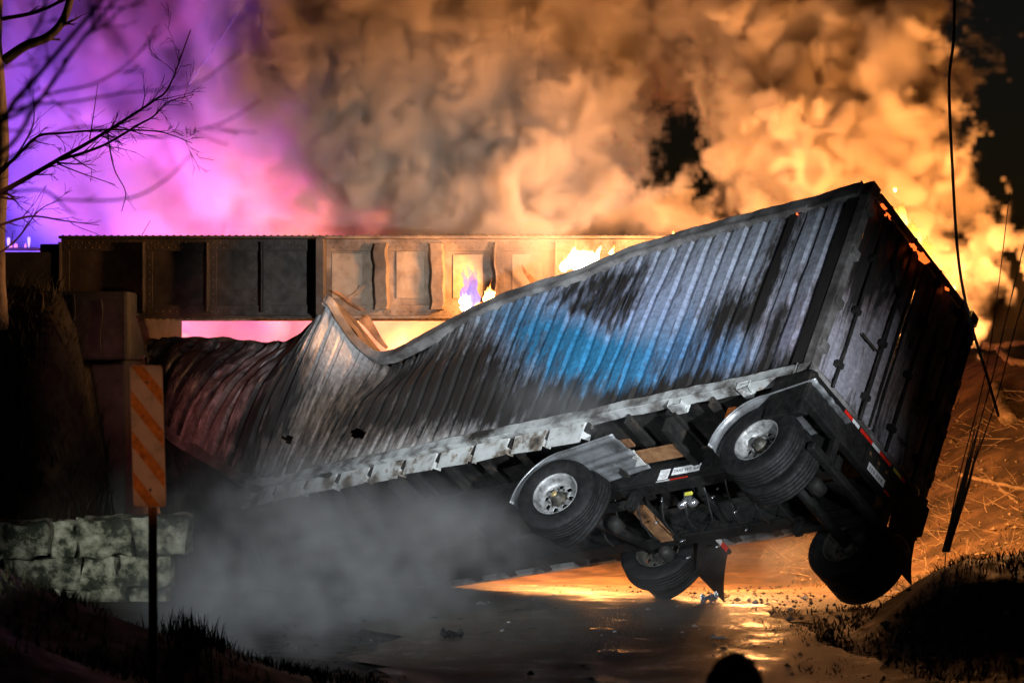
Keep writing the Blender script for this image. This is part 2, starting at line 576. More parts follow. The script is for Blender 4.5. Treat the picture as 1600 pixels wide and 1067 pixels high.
# road: wet asphalt strip that swings left under the bridge
rc = spline([(0, 1.3, 3), (10, 1.4, 10), (20, 1.1, 20), (27, 0.0, 27), (34, -2.6, 33), (46, -6.5, 43)], np.linspace(0, 46, 170))
rv, rf = [], []
NS = 30
for i, (cx, cy_) in enumerate(rc):
    for k in range(NS + 1):
        u_ = k / NS - 0.5
        x = cx + u_ * (4.5 + 0.9 * mnoise.fractal(Vector((cy_ * 0.7, 2.0 if u_ > 0 else 9.0, 0)), 1, 2, 5))
        rv.append((x, cy_, float(terrain(x, cy_)) + 0.022 + 0.018 * mnoise.fractal(Vector((x * 0.7, cy_ * 0.7, 5)), 1, 2, 4)))
for i in range(len(rc) - 1):
    for k in range(NS):
        a = i * (NS + 1) + k
        rf.append((a, a + 1, a + NS + 2, a + NS + 1))


def asphalt():
    m, N, L, P = newmat('wet_asphalt')
    tc = N.new('ShaderNodeTexCoord')
    n1 = N.new('ShaderNodeTexNoise')
    n1.inputs['Scale'].default_value = 1.6
    n1.inputs['Detail'].default_value = 12
    n1.inputs['Roughness'].default_value = 0.7
    L.new(tc.outputs['Object'], n1.inputs[0])
    n2 = N.new('ShaderNodeTexNoise')
    n2.inputs['Scale'].default_value = 38
    n2.inputs['Detail'].default_value = 6
    L.new(tc.outputs['Object'], n2.inputs[0])
    r = ramp(N, [(0.30, (0.030, 0.027, 0.023)), (0.48, (0.085, 0.072, 0.056)), (0.62, (0.16, 0.13, 0.095)), (0.75, (0.07, 0.068, 0.045))])
    L.new(n1.outputs[0], r.inputs[0])
    L.new(r.outputs[0], P.inputs['Base Color'])
    rr = ramp(N, [(0.36, (0.20,) * 3), (0.47, (0.5,) * 3), (0.7, (0.8,) * 3)])
    L.new(n1.outputs[0], rr.inputs[0])
    L.new(rr.outputs[0], P.inputs['Roughness'])
    b = N.new('ShaderNodeBump')
    b.inputs['Strength'].default_value = 0.9
    b.inputs['Distance'].default_value = 0.03
    L.new(n2.outputs[0], b.inputs['Height'])
    L.new(b.outputs[0], P.inputs['Normal'])
    return m


structure(mk('road', rv, rf, asphalt(), smooth=True))

# ------------------------------------------------------------------ bridge over the road
GYF = 31.4                                   # front face of the near girder
def bx(px):
    return (px - 800) / FPX * GYF
def bz(py):
    return CAMZ - (py - 533.5) / FPX * GYF
ZB, ZT = bz(499), bz(368)
bridge = thing('railway_bridge', 'rusty riveted steel girder railway bridge above the crushed container', 'bridge', (-2.0, GYF + 2.0, ZB))
bo = Vector(bridge.location)
def bl(vf):
    return [tuple(Vector(v) - bo) for v in vf[0]], vf[1]
def bpart(name, vf, mat, **k):
    v, f = bl(vf)
    return mk(name, v, f, mat, bridge, **k)
XL, XR = bx(95), 4.6
STIFF = [95, 225, 325, 410, 500, 595, 682, 775, 868, 960, 1052, 1144, 1236]
rnd = random.Random(4)
for a, b in zip(STIFF[:-1], STIFF[1:]):
    x0, x1 = bx(a), bx(b)
    v, f = [], []
    n = 10
    bulge = rnd.uniform(-0.02, 0.05)
    for i in range(n + 1):
        for j in range(n + 1):
            u, w_ = i / n, j / n
            v.append((x0 + (x1 - x0) * u, GYF + 0.06 + bulge * 16 * u * (1 - u) * w_ * (1 - w_) * 0.4 + 0.008 * mnoise.noise(Vector((u * 4 + a, w_ * 4, 1))), ZB + 0.05 + (ZT - ZB - 0.1) * w_))
    for i in range(n):
        for j in range(n):
            q = i * (n + 1) + j
            f.append((q, q + n + 1, q + n + 2, q + 1))
    bpart('web_panel', (v, f), M['girder'] if a >= 500 else M['girder_shaded'], smooth=True)
    if 480 < a < 800:
        # patch of newer plate riveted on each web panel
        c = (x0 + x1) / 2 + (-0.05 if a < 595 else 0.02)
        hw, z0, z1 = (x1 - x0) * 0.25, ZB + 0.30, ZB + 0.94 + rnd.uniform(-0.04, 0.04)
        bpart('cover_plate', box(c - hw, c + hw, GYF + 0.050, GYF + 0.07, z0, z1), M['girder_patch'], bevel=0.003)
# stiffeners: angle irons, those near the fire buckled
for k, a in enumerate(STIFF):
    x = bx(a)
    mb = MB()
    n = 9
    v, f = [], []
    amp = {500: 0.012, 595: 0.015, 682: 0.03, 775: 0.03}.get(a, 0.003)
    leg = 0.13
    for i in range(n + 1):
        z = ZB + 0.10 + (ZT - ZB - 0.20) * i / n
        s = amp * 2.2 * mnoise.noise(Vector((i * 0.45, k * 3.1, 0)))
        out = leg + abs(s) * 0.6
        for (dx, dy) in ((-0.01, 0.045), (-0.01, -out), (0.012, -out), (0.012, 0.025), (0.12, 0.025), (0.12, 0.045)):
            v.append((x + dx + s * (1 if dy < 0 else 0.2), GYF + dy, z))
    for i in range(n):
        for q in range(6):
            f.append((i * 6 + q, i * 6 + (q + 1) % 6, (i + 1) * 6 + (q + 1) % 6, (i + 1) * 6 + q))
    f.append((0, 1, 2, 3, 4, 5))
    f.append(tuple(n * 6 + q for q in (5, 4, 3, 2, 1, 0)))
    if a in (595, 682):
        v, f = [], []
        for i in range(n + 1):
            z = ZB + 0.14 + (ZT - ZB - 0.26) * i / n
            s = 0.05 * mnoise.noise(Vector((i * 0.5, k * 5.3, 0)))
            for (dx, dy) in ((-0.10, 0.045), (-0.08, -0.10), (0.09, -0.14), (0.12, 0.045)):
                v.append((x + dx + s, GYF + dy + (s if dy < 0 else 0), z))
        for i in range(n):
            for q in range(4):
                f.append((i * 4 + q, i * 4 + (q + 1) % 4, (i + 1) * 4 + (q + 1) % 4, (i + 1) * 4 + q))
        f += [(0, 1, 2, 3), (n * 4 + 3, n * 4 + 2, n * 4 + 1, n * 4)]
    if a == 500:
        v, f = box(x - 0.02, x + 0.09, GYF - 0.48, GYF + 0.05, ZB + 0.06, ZT - 0.06)  # depth made up to keep the fire light off the left panels
    bpart('stiffener', (v, f), M['girder'] if a > 500 else M['girder_shaded'], bevel=0.008)
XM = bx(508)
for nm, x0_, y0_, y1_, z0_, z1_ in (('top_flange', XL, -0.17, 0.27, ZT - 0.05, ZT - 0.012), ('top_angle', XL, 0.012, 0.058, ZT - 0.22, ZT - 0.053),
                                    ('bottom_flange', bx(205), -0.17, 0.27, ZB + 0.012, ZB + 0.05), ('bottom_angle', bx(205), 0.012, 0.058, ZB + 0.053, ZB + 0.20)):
    bpart(nm, box(x0_, XM, GYF + y0_, GYF + y1_, z0_, z1_), M['girder_shaded'], bevel=0.006)
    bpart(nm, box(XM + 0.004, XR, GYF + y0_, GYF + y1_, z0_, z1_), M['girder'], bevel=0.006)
# rivet heads
def rivet(c, n, r=0.018):
    n = Vector(n)
    a = n.orthogonal().normalized()
    b = n.cross(a)
    c = Vector(c)
    v = [c + (a * math.cos(t) + b * math.sin(t)) * r for t in [k * math.pi / 3 for k in range(6)]]
    v += [c + n * r * 0.7 + (a * math.cos(t) + b * math.sin(t)) * r * 0.6 for t in [k * math.pi / 3 for k in range(6)]]
    f = [(k, (k + 1) % 6, 6 + (k + 1) % 6, 6 + k) for k in range(6)] + [tuple(range(6, 12))]
    return v, f
top_r, web_r = MB(), MB()
x = XL + 0.05
while x < XR:
    top_r.add(rivet((x, GYF - 0.10, ZT - 0.013), (0, 0, 1), 0.024))
    top_r.add(rivet((x + 0.045, GYF - 0.05, ZB + 0.013), (0, 0, -1), 0.024))
    web_r.add(rivet((x, GYF + 0.013, ZT - 0.17), (0, -1, 0), 0.013))
    web_r.add(rivet((x + 0.05, GYF + 0.013, ZT - 0.10), (0, -1, 0), 0.013))
    web_r.add(rivet((x + 0.02, GYF + 0.013, ZB + 0.11), (0, -1, 0), 0.013))
    x += 0.098
for a in STIFF[1:]:
    z = ZB + 0.25
    while z < ZT - 0.25:
        web_r.add(rivet((bx(a) + 0.07, GYF + 0.026, z), (0, -1, 0), 0.013))
        web_r.add(rivet((bx(a) - 0.11, GYF + 0.055, z + 0.04), (0, -1, 0), 0.013))
        z += 0.105
for nm, mb in (('flange_rivets', top_r), ('web_rivets', web_r)):
    o = bpart(nm, (mb.v, mb.f), M['girder'])
    o['kind'] = 'stuff'
# far girder and the deck between
bpart('far_girder', box(XL, XR, GYF + 3.6, GYF + 3.66, ZB + 0.05, ZT - 0.05), M['girder'])
bpart('far_top_flange', box(XL, XR, GYF + 3.4, GYF + 3.86, ZT - 0.05, ZT - 0.012), M['girder'])
bpart('far_bottom_flange', box(XL, XR, GYF + 3.4, GYF + 3.86, ZB + 0.012, ZB + 0.05), M['girder'])
for k in range(9):
    xx = XL + 1.2 + k * 1.05
    bpart('floor_beam', box(xx, xx + 0.2, GYF + 0.08, GYF + 3.58, ZB + 0.22, ZB + 0.5), M['girder'])
bpart('deck', box(XL, XR, GYF + 0.09, GYF + 3.57, ZB + 0.52, ZB + 0.66), M['soot'])

# abutment on the left
ab = thing('bridge_abutment', 'dark stepped concrete abutment carrying the left end of the bridge', 'abutment', (-6.6, 32.4, 0))
ao = Vector(ab.location)
def apart(name, vf, mat, **k):
    return mk(name, [tuple(Vector(v) - ao) for v in vf[0]], vf[1], mat, ab, **k)
apart('bearing_seat', box(-9.5, bx(216), 30.55, 35.6, bz(562), bz(457)), M['concrete'], bevel=0.05)
apart('stem', box(-9.5, bx(205), 30.9, 35.4, -0.6, bz(562) - 0.003), M['concrete'], bevel=0.03)
apart('back_wall', box(-13, bx(96), 31.3, 35.5, bz(457) + 0.003, bz(394)), M['concrete'], bevel=0.02)
apart('kerb_block', box(bx(60), bx(96), 31.5, 35.4, bz(394) + 0.003, bz(381)), M['concrete'], bevel=0.01)
for px_, y0, y1 in ((176, 470, 548), (134, 462, 545)):
    v, f = tube([(bx(px_) + 0.02 * math.sin(k), 30.535, bz(y0 + (y1 - y0) * k / 6)) for k in range(7)], 0.012, 5)
    apart('conduit', (v, f), M['concrete'])

# stone wall at the foot of the abutment
sw = thing('stone_wall', 'low wall of weathered mossy stone blocks below the embankment on the left', 'wall', W(150, 965, 27))
so_ = Vector(sw.location)
def stone_mat(name, tone):
    return rough_mat(name, [(0.36, (0.008, 0.009, 0.006)), (0.45, (0.03 * tone, 0.035 * tone, 0.022 * tone)), (0.52, (0.20 * tone, 0.19 * tone, 0.15 * tone)), (0.64, (0.46 * tone, 0.44 * tone, 0.37 * tone)), (0.74, (0.09, 0.09, 0.02))], 3.6, (0.75, 0.95), 0, 0.7, 10)
SM = [stone_mat('mossy_stone_%d' % k, t) for k, t in enumerate((0.8, 1.0, 1.15))]
srnd = random.Random(11)
def stone(px0, px1, py0, py1, d, dep, mat):
    bm = bmesh.new()
    bmesh.ops.create_cube(bm, size=1)
    bmesh.ops.subdivide_edges(bm, edges=bm.edges[:], cuts=9, use_grid_fill=True)
    a, b = W(px0, py1, d), W(px1, py0, d)
    c = (a + b) / 2
    sx, sz = b.x - a.x, b.z - a.z
    s = srnd.uniform(0, 50)
    for v in bm.verts:
        p = v.co.copy()
        e = max(0, abs(p.x) * 2 - 0.8) + max(0, abs(p.z) * 2 - 0.8) + max(0, abs(p.y) * 2 - 0.8)
        p *= 1 - 0.05 * max(0, e - 0.2)
        q = Vector((p.x * sx, p.y * dep, p.z * sz))
        q += Vector((mnoise.noise(q * 4 + Vector((s, 0, 0))), mnoise.noise(q * 4 + Vector((s, 9, 0))), mnoise.noise(q * 4 + Vector((s, 0, 9))))) * 0.06
        q += Vector((0, -1, 0.4)) * 0.05 * mnoise.fractal(q * 9 + Vector((s, 3, 1)), 1, 2, 4)
        v.co = q + c + Vector((0, dep / 2, 0)) - so_
    me = bpy.data.meshes.new('stone')
    bm.to_mesh(me)
    bm.free()
    me.materials.append(mat)
    me.polygons.foreach_set('use_smooth', [True] * len(me.polygons))
    o = bpy.data.objects.new('stone', me)
    COL.objects.link(o)
    o.parent = sw
for row in (
    [(-170, -62, 817, 872, 26.9), (-60, 74, 819, 872, 26.75), (78, 116, 818, 872, 27.0), (118, 206, 812, 870, 26.9), (208, 291, 808, 868, 26.8)],
    [(-150, 20, 873, 922, 27.05), (22, 126, 873, 922, 27.0), (128, 182, 871, 919, 26.98), (184, 264, 870, 918, 26.95)],
    [(-160, 50, 923, 972, 27.1), (52, 142, 922, 972, 27.02), (144, 200, 920, 972, 26.95), (202, 262, 919, 970, 26.98)]):
    for i, (a, b, c, d_, dd) in enumerate(row):
        stone(a, b, c, d_, dd, 0.55, SM[srnd.randrange(3)])

# ------------------------------------------------------------------ the container
def toloc(p):
    return MCI @ Vector(p)


def V3(*a):
    return Vector(a)


T_rows = [(l, *Lp(l, 0, CH)) for l in (0, 1, 2, 3, 3.6)]
T_rows += [(l, *W(a, b, d)) for l, a, b, d in (
    (4.3, 915, 422, 28.65), (5.0, 845, 444, 29.1), (6.0, 750, 480, 29.75), (7.0, 668, 523, 30.3), (7.6, 622, 547, 30.6),
    (8.0, 592, 552, 30.8), (8.4, 562, 532, 30.9), (8.8, 535, 497, 30.95), (9.2, 514, 466, 31.0), (9.5, 500, 484, 31.05),
    (9.8, 483, 507, 31.15), (10.2, 455, 529, 31.4), (10.6, 420, 535, 31.7), (11.0, 370, 531, 31.9), (11.6, 290, 527, 32.2), (12.2, 226, 531, 32.5))]
B_rows = [(l, *Lp(l, 0, 0)) for l in (0, 2, 4, 6, 8, 9.0)]
B_rows += [(l, *W(a, b, d)) for l, a, b, d in (
    (9.5, 378, 752, 30.35), (10.0, 338, 728, 30.6), (10.6, 295, 704, 31.0), (11.2, 258, 676, 31.3), (11.8, 241, 630, 31.7), (12.2, 230, 588, 32.0))]


def Tc(ls):
    return spline(T_rows, np.asarray(ls, float))


def Bc(ls):
    return spline(B_rows, np.asarray(ls, float))


def far(p, l, amount=CW):
    """far edge that belongs to a near edge point; kept above the ground"""
    q = np.asarray(p) + np.outer(np.ones(len(p)) * amount, np.array(_w))
    q[:, 2] = np.maximum(q[:, 2], 0.16 - 0.078 * np.clip(q[:, 1] - 25.2, 0, 9) + 0.04 * np.sin(np.asarray(l) * 5))
    return q


def project(P):
    d = P[:, 1]
    return 800 + FPX * P[:, 0] / d, 533.5 - FPX * (P[:, 2] - CAMZ) / d


container = thing('shipping_container', 'burnt blue corrugated shipping container crushed and tilted under the bridge', 'container', matrix=MC)


def set_attr(me, name, arr):
    if arr.ndim == 1:
        a = me.attributes.new(name, 'FLOAT', 'POINT')
        a.data.foreach_set('value', arr.astype(np.float32))
    else:
        a = me.attributes.new(name, 'FLOAT_COLOR', 'POINT')
        a.data.foreach_set('color', np.c_[arr, np.ones(len(arr))].astype(np.float32).ravel())


def set_uv(me, uv):
    lay = me.uv_layers.new(name='UVMap')
    idx = np.empty(len(me.loops), np.int32)
    me.loops.foreach_get('vertex_index', idx)
    lay.data.foreach_set('uv', uv[idx].astype(np.float32).ravel())


def blob(px, py, cx, cy_, ax, ay, rot=0.0):
    c, s = math.cos(R(rot)), math.sin(R(rot))
    dx, dy = px - cx, py - cy_
    u = (dx * c + dy * s) / ax
    v = (-dx * s + dy * c) / ay
    return np.exp(-(u * u + v * v))


def poly(px, py, pts, soft):
    """soft inside test for a polygon in the wall's own drawing plane"""
    pts = np.array(pts, float)
    n = len(pts)
    ins = np.zeros(len(px), bool)
    dist = np.full(len(px), 1e9)
    for i in range(n):
        a, b = pts[i], pts[(i + 1) % n]
        ab_ = b - a
        t = np.clip(((px - a[0]) * ab_[0] + (py - a[1]) * ab_[1]) / (ab_ @ ab_), 0, 1)
        dist = np.minimum(dist, np.hypot(px - a[0] - t * ab_[0], py - a[1] - t * ab_[1]))
        cond = ((a[1] > py) != (b[1] > py)) & (px < (b[0] - a[0]) * (py - a[1]) / (b[1] - a[1] + 1e-12) + a[0])
        ins ^= cond
    sd = np.where(ins, dist, -dist)
    return sst(-soft, soft, sd)


PITCH = 0.2775
ls, prof = [0.10], [0.0]
k = 0
while True:
    l0 = 0.16 + k * PITCH
    if l0 + PITCH > 12.15:
        break
    for s, d in ((0.02, 0), (0.20, 0), (0.38, 0), (0.56, 0), (0.66, 1), (0.77, 1), (0.88, 1), (0.98, 0)):
        ls.append(l0 + s * PITCH)
        prof.append(d)
    k += 1
ls = np.array(ls)
prof = np.array(prof, float)
NV = 64
vs = np.linspace(0.035, 0.965, NV)


def wall_points(ls, prof):
    b, t = Bc(ls), Tc(ls)
    e = 0.02
    du = Bc(ls + e) - Bc(ls - e) + Tc(ls + e) - Tc(ls - e)
    dv = t - b
    n = np.cross(du, dv)
    n /= np.linalg.norm(n, axis=1)[:, None]
    n *= np.where((n @ np.array((-0.5, -0.75, 0.4))) < 0, -1, 1)[:, None]
    # smooth the normals along the wall where it folds
    for _ in range(6):
        n[1:-1] = (n[:-2] + 2 * n[1:-1] + n[2:]) / 4
    n /= np.linalg.norm(n, axis=1)[:, None]
    P = b[:, None, :] + dv[:, None, :] * vs[None, :, None]
    crush = sst(8.6, 10.2, ls)[:, None]
    v = vs[None, :]
    rv_ = np.array([0.75 + 0.5 * mnoise.noise(Vector((math.floor((a - 0.16) / PITCH) * 1.37, 0.5, 3.3))) for a in ls])
    off = -prof[:, None] * (0.046 * rv_[:, None] + 0.075 * crush * (1 - 0.45 * v))
    # the crushed front bulges and folds; the middle of the side is dished
    off = off + crush * 0.26 * np.sin(np.pi * np.clip(v * 1.1, 0, 1))
    fold = np.array([[0.6 - 1.5 * abs(mnoise.fractal(Vector((a * 1.5, c * 1.7 + a * 0.3, 2.0)), 1, 2, 4)) for c in vs] for a in ls])
    wob = np.array([[mnoise.noise(Vector((a * 0.9, c * 2.6, 8.0))) for c in vs] for a in ls])
    off = off + fold * (0.020 + 0.12 * crush) + wob * 0.035 * sst(0.6, 2.0, ls)[:, None]
    off = off - 0.16 * np.exp(-((ls[:, None] - 7.6) / 0.9) ** 2 - ((v - 0.86) / 0.22) ** 2)
    P = P + n[:, None, :] * off[:, :, None]
    # folds also kink sideways in the crushed part
    P[:, :, 0] += (crush * 0.10 * fold)
    return P


WP = wall_points(ls, prof)
nl = len(ls)
pts = WP.reshape(-1, 3)
px_, py_ = project(pts)
lcol = np.repeat(ls, NV)
vcol = np.tile(vs, nl)
pcol = np.repeat(prof, NV)
# --- burn pattern on the side: paint left, ash-grey steel, soot, rust; its edges run ragged down the ribs
jag = np.array([22 * mnoise.noise(Vector((a * 7.0, 0.2, 0))) + 16 * mnoise.noise(Vector((a * 19.0, 3.2, 0))) for a in ls])
jx, jy = px_ + np.repeat(jag, NV) * 0.45, py_ - np.repeat(jag, NV) * 0.85
PATCH = [(858, 470), (885, 450), (940, 432), (1016, 412), (1004, 455), (985, 500), (962, 520), (925, 505), (895, 488)]
lilac = np.array((0.32, 0.38, 0.56))
deep = np.array((0.035, 0.22, 0.42))
grey = np.array((0.27, 0.285, 0.31))
ashc = np.array((0.37, 0.40, 0.47))
tint = np.tile(grey, (len(px_), 1))
def lay(col, wgt):
    global tint
    wgt = np.clip(wgt, 0, 1)[:, None]
    tint = tint * (1 - wgt) + np.asarray(col)[None] * wgt
right = sst(720, 800, px_)
lay(ashc, blob(px_, py_, 1170, 410, 210, 75, -16))
lay(lilac, right * 1.1 * blob(px_, py_, 930, 500, 190, 70, -14))
lay(deep, right * (1.3 * blob(jx, jy, 875, 545, 130, 52, 25) + 1.0 * blob(jx, jy, 985, 575, 110, 44, -8)))
lay((0.09, 0.22, 0.42), 0.85 * blob(jx, jy, 1075, 555, 75, 55, -20) + 0.45 * blob(jx, jy, 1140, 560, 60, 40, -12))
lay((0.33, 0.31, 0.42), 0.7 * blob(px_, py_, 1235, 520, 55, 80, 20))
lay((0.19, 0.10, 0.04), 0.75 * blob(px_, py_, 560, 640, 170, 75, -18) + 0.45 * blob(px_, py_, 330, 600, 120, 90, 0))
lay((0.42, 0.38, 0.35), 0.9 * blob(px_, py_, 520, 525, 60, 50, 40) + 0.7 * blob(px_, py_, 640, 700, 150, 24, -12) + 0.5 * blob(px_, py_, 350, 690, 80, 50, 30))
soot = np.full(len(px_), 0.20)
soot += 0.85 * np.clip(blob(jx, jy, 680, 605, 180, 58, -22) + 0.9 * blob(jx, jy, 825, 635, 115, 36, -10), 0, 1)
soot += 0.58 * poly(jx, jy, PATCH, 9)
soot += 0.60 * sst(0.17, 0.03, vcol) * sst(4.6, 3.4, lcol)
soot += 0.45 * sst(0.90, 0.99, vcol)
soot += 0.95 * sst(0.46, 0.28, lcol)
soot += 1.0 * np.exp(-((lcol - 1.12) / 0.15) ** 2) * sst(0.25, 0.45, vcol)
soot += 0.45 * np.exp(-((lcol - 1.70) / 0.22) ** 2) * sst(0.65, 0.4, vcol)
soot += 0.7 * np.exp(-((lcol - 0.74) / 0.07) ** 2) * sst(0.50, 0.35, vcol) * sst(0.03, 0.1, vcol)
soot += 0.55 * blob(jx, jy, 1150, 490, 30, 44, 25)
soot += 0.22 * blob(jx, jy, 1040, 590, 40, 60, 25)
soot += 0.95 * blob(px_, py_, 425, 630, 34, 130, 33)
soot += 0.45 * blob(px_, py_, 310, 560, 90, 36, -8)
soot += 0.25 * sst(10.2, 11.4, lcol)
soot += 0.22 * pcol * sst(9.0, 10.0, lcol)  # grooves of the crushed front set darker than the ribs
soot -= 0.30 * right * blob(px_, py_, 900, 530, 130, 60, -8)
soot -= 0.40 * blob(px_, py_, 520, 525, 60, 50, 40) + 0.30 * blob(px_, py_, 640, 702, 150, 24, -12)
soot -= 0.12 * blob(px_, py_, 1160, 400, 170, 45, -16)
wf = []
HOLES = [(562, 679, 13, 8), (452, 688, 8, 6), (1142, 462, 9, 6), (1160, 480, 7, 9), (1236, 548, 7, 22)]
for i in range(nl - 1):
    for j in range(NV - 1):
        q = i * NV + j
        a, b = px_[q], py_[q]
        if any(((a - hx) / rx) ** 2 + ((b - hy) / ry) ** 2 < 1 + 0.7 * mnoise.noise(Vector((a * 0.2, b * 0.2, 0))) for hx, hy, rx, ry in HOLES[:2]):
            continue
        wf.append((q, q + NV, q + NV + 1, q + 1))
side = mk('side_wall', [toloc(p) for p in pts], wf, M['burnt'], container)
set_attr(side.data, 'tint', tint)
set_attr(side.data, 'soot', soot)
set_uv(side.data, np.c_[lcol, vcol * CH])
side['label'] = 'corrugated near side wall, blue paint burnt off to grey, black and rust'

# far side, roof and floor of the same bent box (plain burnt sheet)
l2 = np.linspace(0.1, 12.15, 150)
b2, t2 = Bc(l2), Tc(l2)
bf, tf = far(b2, l2), far(t2, l2)


def sheet(name, A, Bp, nrow, mat, bumps=0.0, skip=None, direction=None):
    v, f = [], []
    for i in range(len(A)):
        for j in range(nrow + 1):
            s = j / nrow
            p = A[i] + (Bp[i] - A[i]) * s
            if bumps:
                p = p + np.array(direction) * bumps * (mnoise.fractal(Vector((i * 0.09, s * 3, 4)), 1, 2, 4) + 0.4 * (1 if i % 4 < 2 else 0))
            v.append(toloc(p))
    for i in range(len(A) - 1):
        for j in range(nrow):
            if skip and skip(l2[i], j / nrow):
                continue
            q = i * (nrow + 1) + j
            f.append((q, q + nrow + 1, q + nrow + 2, q + 1))
    return mk(name, v, f, mat, container)


sheet('far_side_wall', bf, tf, 12, M['inner'], 0.05, None, _w)
sheet('roof', t2, tf, 16, M['inner'], 0.06, lambda l, s: (0.2 < s < 0.85) and ((0.5 < l < 1.8) or (3.6 < l < 5.2) or (2.3 < l < 3.0)) and mnoise.noise(Vector((l * 3, s * 5, 1))) > -0.15, _h)
sheet('floor', b2 + np.array(_h) * 0.03, bf + np.array(_h) * 0.03, 6, M['soot'], 0.0)


# dark sheet added to hide lit ground, from the bent rail to the road
l3 = np.linspace(7.6, 12.1, 60)
b3 = Bc(l3)
v, f = [], []
for i in range(len(l3)):
    foot = np.array([b3[i][0] + 0.25 + 0.5 * (1 - (l3[i] - 7.6) / 4.5), b3[i][1] + 0.25, -0.75 + 0.3 * float(sst(11.9, 12.1, l3[i]))])
    for j in range(13):
        q = b3[i] + (foot - b3[i]) * (j / 12)
        w_ = mnoise.fractal(Vector((l3[i] * 1.7, j * 0.23, 6)), 1, 2, 5)
        v.append(toloc(q + np.array([0.10 * w_, -0.16 * w_ - 0.05 * math.sin(l3[i] * 9), 0.0])))
for i in range(len(l3) - 1):
    for j in range(12):
        q = i * 13 + j
        f.append((q, q + 13, q + 14, q + 1))
mk('shade_sheet', v, f, M['soot'], container)


def railtube(name, rows, ls_, ab_, mat, taper=None, offs=(0, 0)):
    """box section swept along an edge curve; ab_ = extents along (out, up)"""
    c = rows(ls_)
    o0, o1, u0, u1 = ab_
    v, f = [], []
    for i, p in enumerate(c):
        out = -np.array(_w)
        up = np.array(_h)
        k_ = taper(ls_[i]) if taper else 1.0
        dent = 0.02 * mnoise.fractal(Vector((ls_[i] * 1.7, 3, u0)), 1, 2, 4)
        for (o_, u_) in ((o0, u0), (o1, u0), (o1, u1), (o0, u1)):
            v.append(toloc(p + out * (o_ * k_ + dent) + up * (u_ * k_ + dent * 0.7)))
    for i in range(len(c) - 1):
        for q in range(4):
            f.append((i * 4 + q, i * 4 + (q + 1) % 4, (i + 1) * 4 + (q + 1) % 4, (i + 1) * 4 + q))
    f.append((0, 1, 2, 3))
    m = (len(c) - 1) * 4
    f.append((m + 3, m + 2, m + 1, m))
    return mk(name, v, f, mat, container, bevel=0.012)


railtube('top_rail', Tc, np.linspace(0.16, 9.25, 120), (-0.10, 0.045, -0.17, 0.03), M['rail_dark'], lambda l: 1.0 - 0.25 * float(sst(6.5, 8.5, l)))
railtube('top_rail_lip', Tc, np.linspace(0.9, 8.9, 120), (0.047, 0.062, -0.16, -0.115), M['rail_dark'], lambda l: 1.0 - 0.25 * float(sst(6.5, 8.5, l)))
railtube('bottom_rail', Bc, np.linspace(0.2, 9.45, 130), (-0.06, 0.03, -0.015, 0.125), M['rail'])
railtube('bottom_rail_flange', Bc, np.linspace(0.2, 9.45, 130), (-0.10, 0.045, -0.035, -0.017), M['rail'])
railtube('crushed_rail', Bc, np.linspace(9.47, 12.1, 40), (-0.06, 0.04, -0.05, 0.12), M['rail_dark'])

# torn strips of roof lining standing at the kink
for (a, b, c_, d_, wd) in ((523, 455, 571, 487, 0.03), (543, 472, 569, 448, 0.012), (567, 497, 605, 545, 0.16), (835, 445, 815, 415, 0.10)):
    p, q = W(a, b, 31.1), W(c_, d_, 31.15)
    ax_ = (q - p).normalized()
    sd = ax_.cross(Vector((0, 1, 0))).normalized() * wd / 2
    v, f = [], []
    for i in range(7):
        s = i / 6
        m_ = p + (q - p) * s + Vector((0, 0.04 * math.sin(s * 3), 0.015 * math.sin(s * 7)))
        wz = 1 - 0.75 * s if a > 800 or wd > 0.1 else 1
        v += [toloc(m_ - sd * wz), toloc(m_ + sd * wz), toloc(m_ + sd * wz + V3(0, 0.012, 0)), toloc(m_ - sd * wz + V3(0, 0.012, 0))]
    for i in range(6):
        for k_ in range(4):
            f.append((i * 4 + k_, i * 4 + (k_ + 1) % 4, i * 4 + 4 + (k_ + 1) % 4, i * 4 + 4 + k_))
    f += [(0, 1, 2, 3), (27, 26, 25, 24)]
    mk('torn_strip', v, f, M['rust'], container)

# frame of the rear end
def cbox(name, e, mat, bevel=0.01, parent=container, **k):
    v, f = lbox(*e)
    return mk(name, v, f, mat, parent, bevel=bevel, **k)


cbox('corner_post', (0.0, 0.14, -0.02, 0.10, 0.125, 2.74), M['rail_dark'])
cbox('corner_post', (0.0, 0.14, 2.34, 2.46, 0.125, 2.74), M['rail_dark'])
cbox('door_header', (0.0, 0.12, 0.17, 2.27, 2.76, 2.90), M['rail_dark'])
cbox('door_sill', (0.0, 0.12, 0.17, 2.27, -0.005, 0.118), M['rail_dark'])


def casting(l, w, h, sl, swd, sh, mat):
    bm = bmesh.new()
    v, f = lbox(l, l + sl, w, w + swd, h, h + sh)
    bv = [bm.verts.new(p) for p in v]
    for q in f:
        bm.faces.new([bv[i] for i in q])
    bmesh.ops.recalc_face_normals(bm, faces=bm.faces[:])
    r = bmesh.ops.inset_individual(bm, faces=bm.faces[:], thickness=0.048)
    for fc in list(bm.faces):
        if fc.calc_area() < 0.012 and len(fc.verts) == 4 and all(e.calc_length() < 0.13 for e in fc.edges):
            n = fc.normal.copy()
            bmesh.ops.translate(bm, verts=fc.verts[:], vec=-n * 0.03)
    me = bpy.data.meshes.new('corner_casting')
    bm.to_mesh(me)
    bm.free()
    me.materials.append(mat)
    o = bpy.data.objects.new('corner_casting', me)
    COL.objects.link(o)
    o.parent = container
    b = o.modifiers.new('bevel', 'BEVEL')
    b.width = 0.008


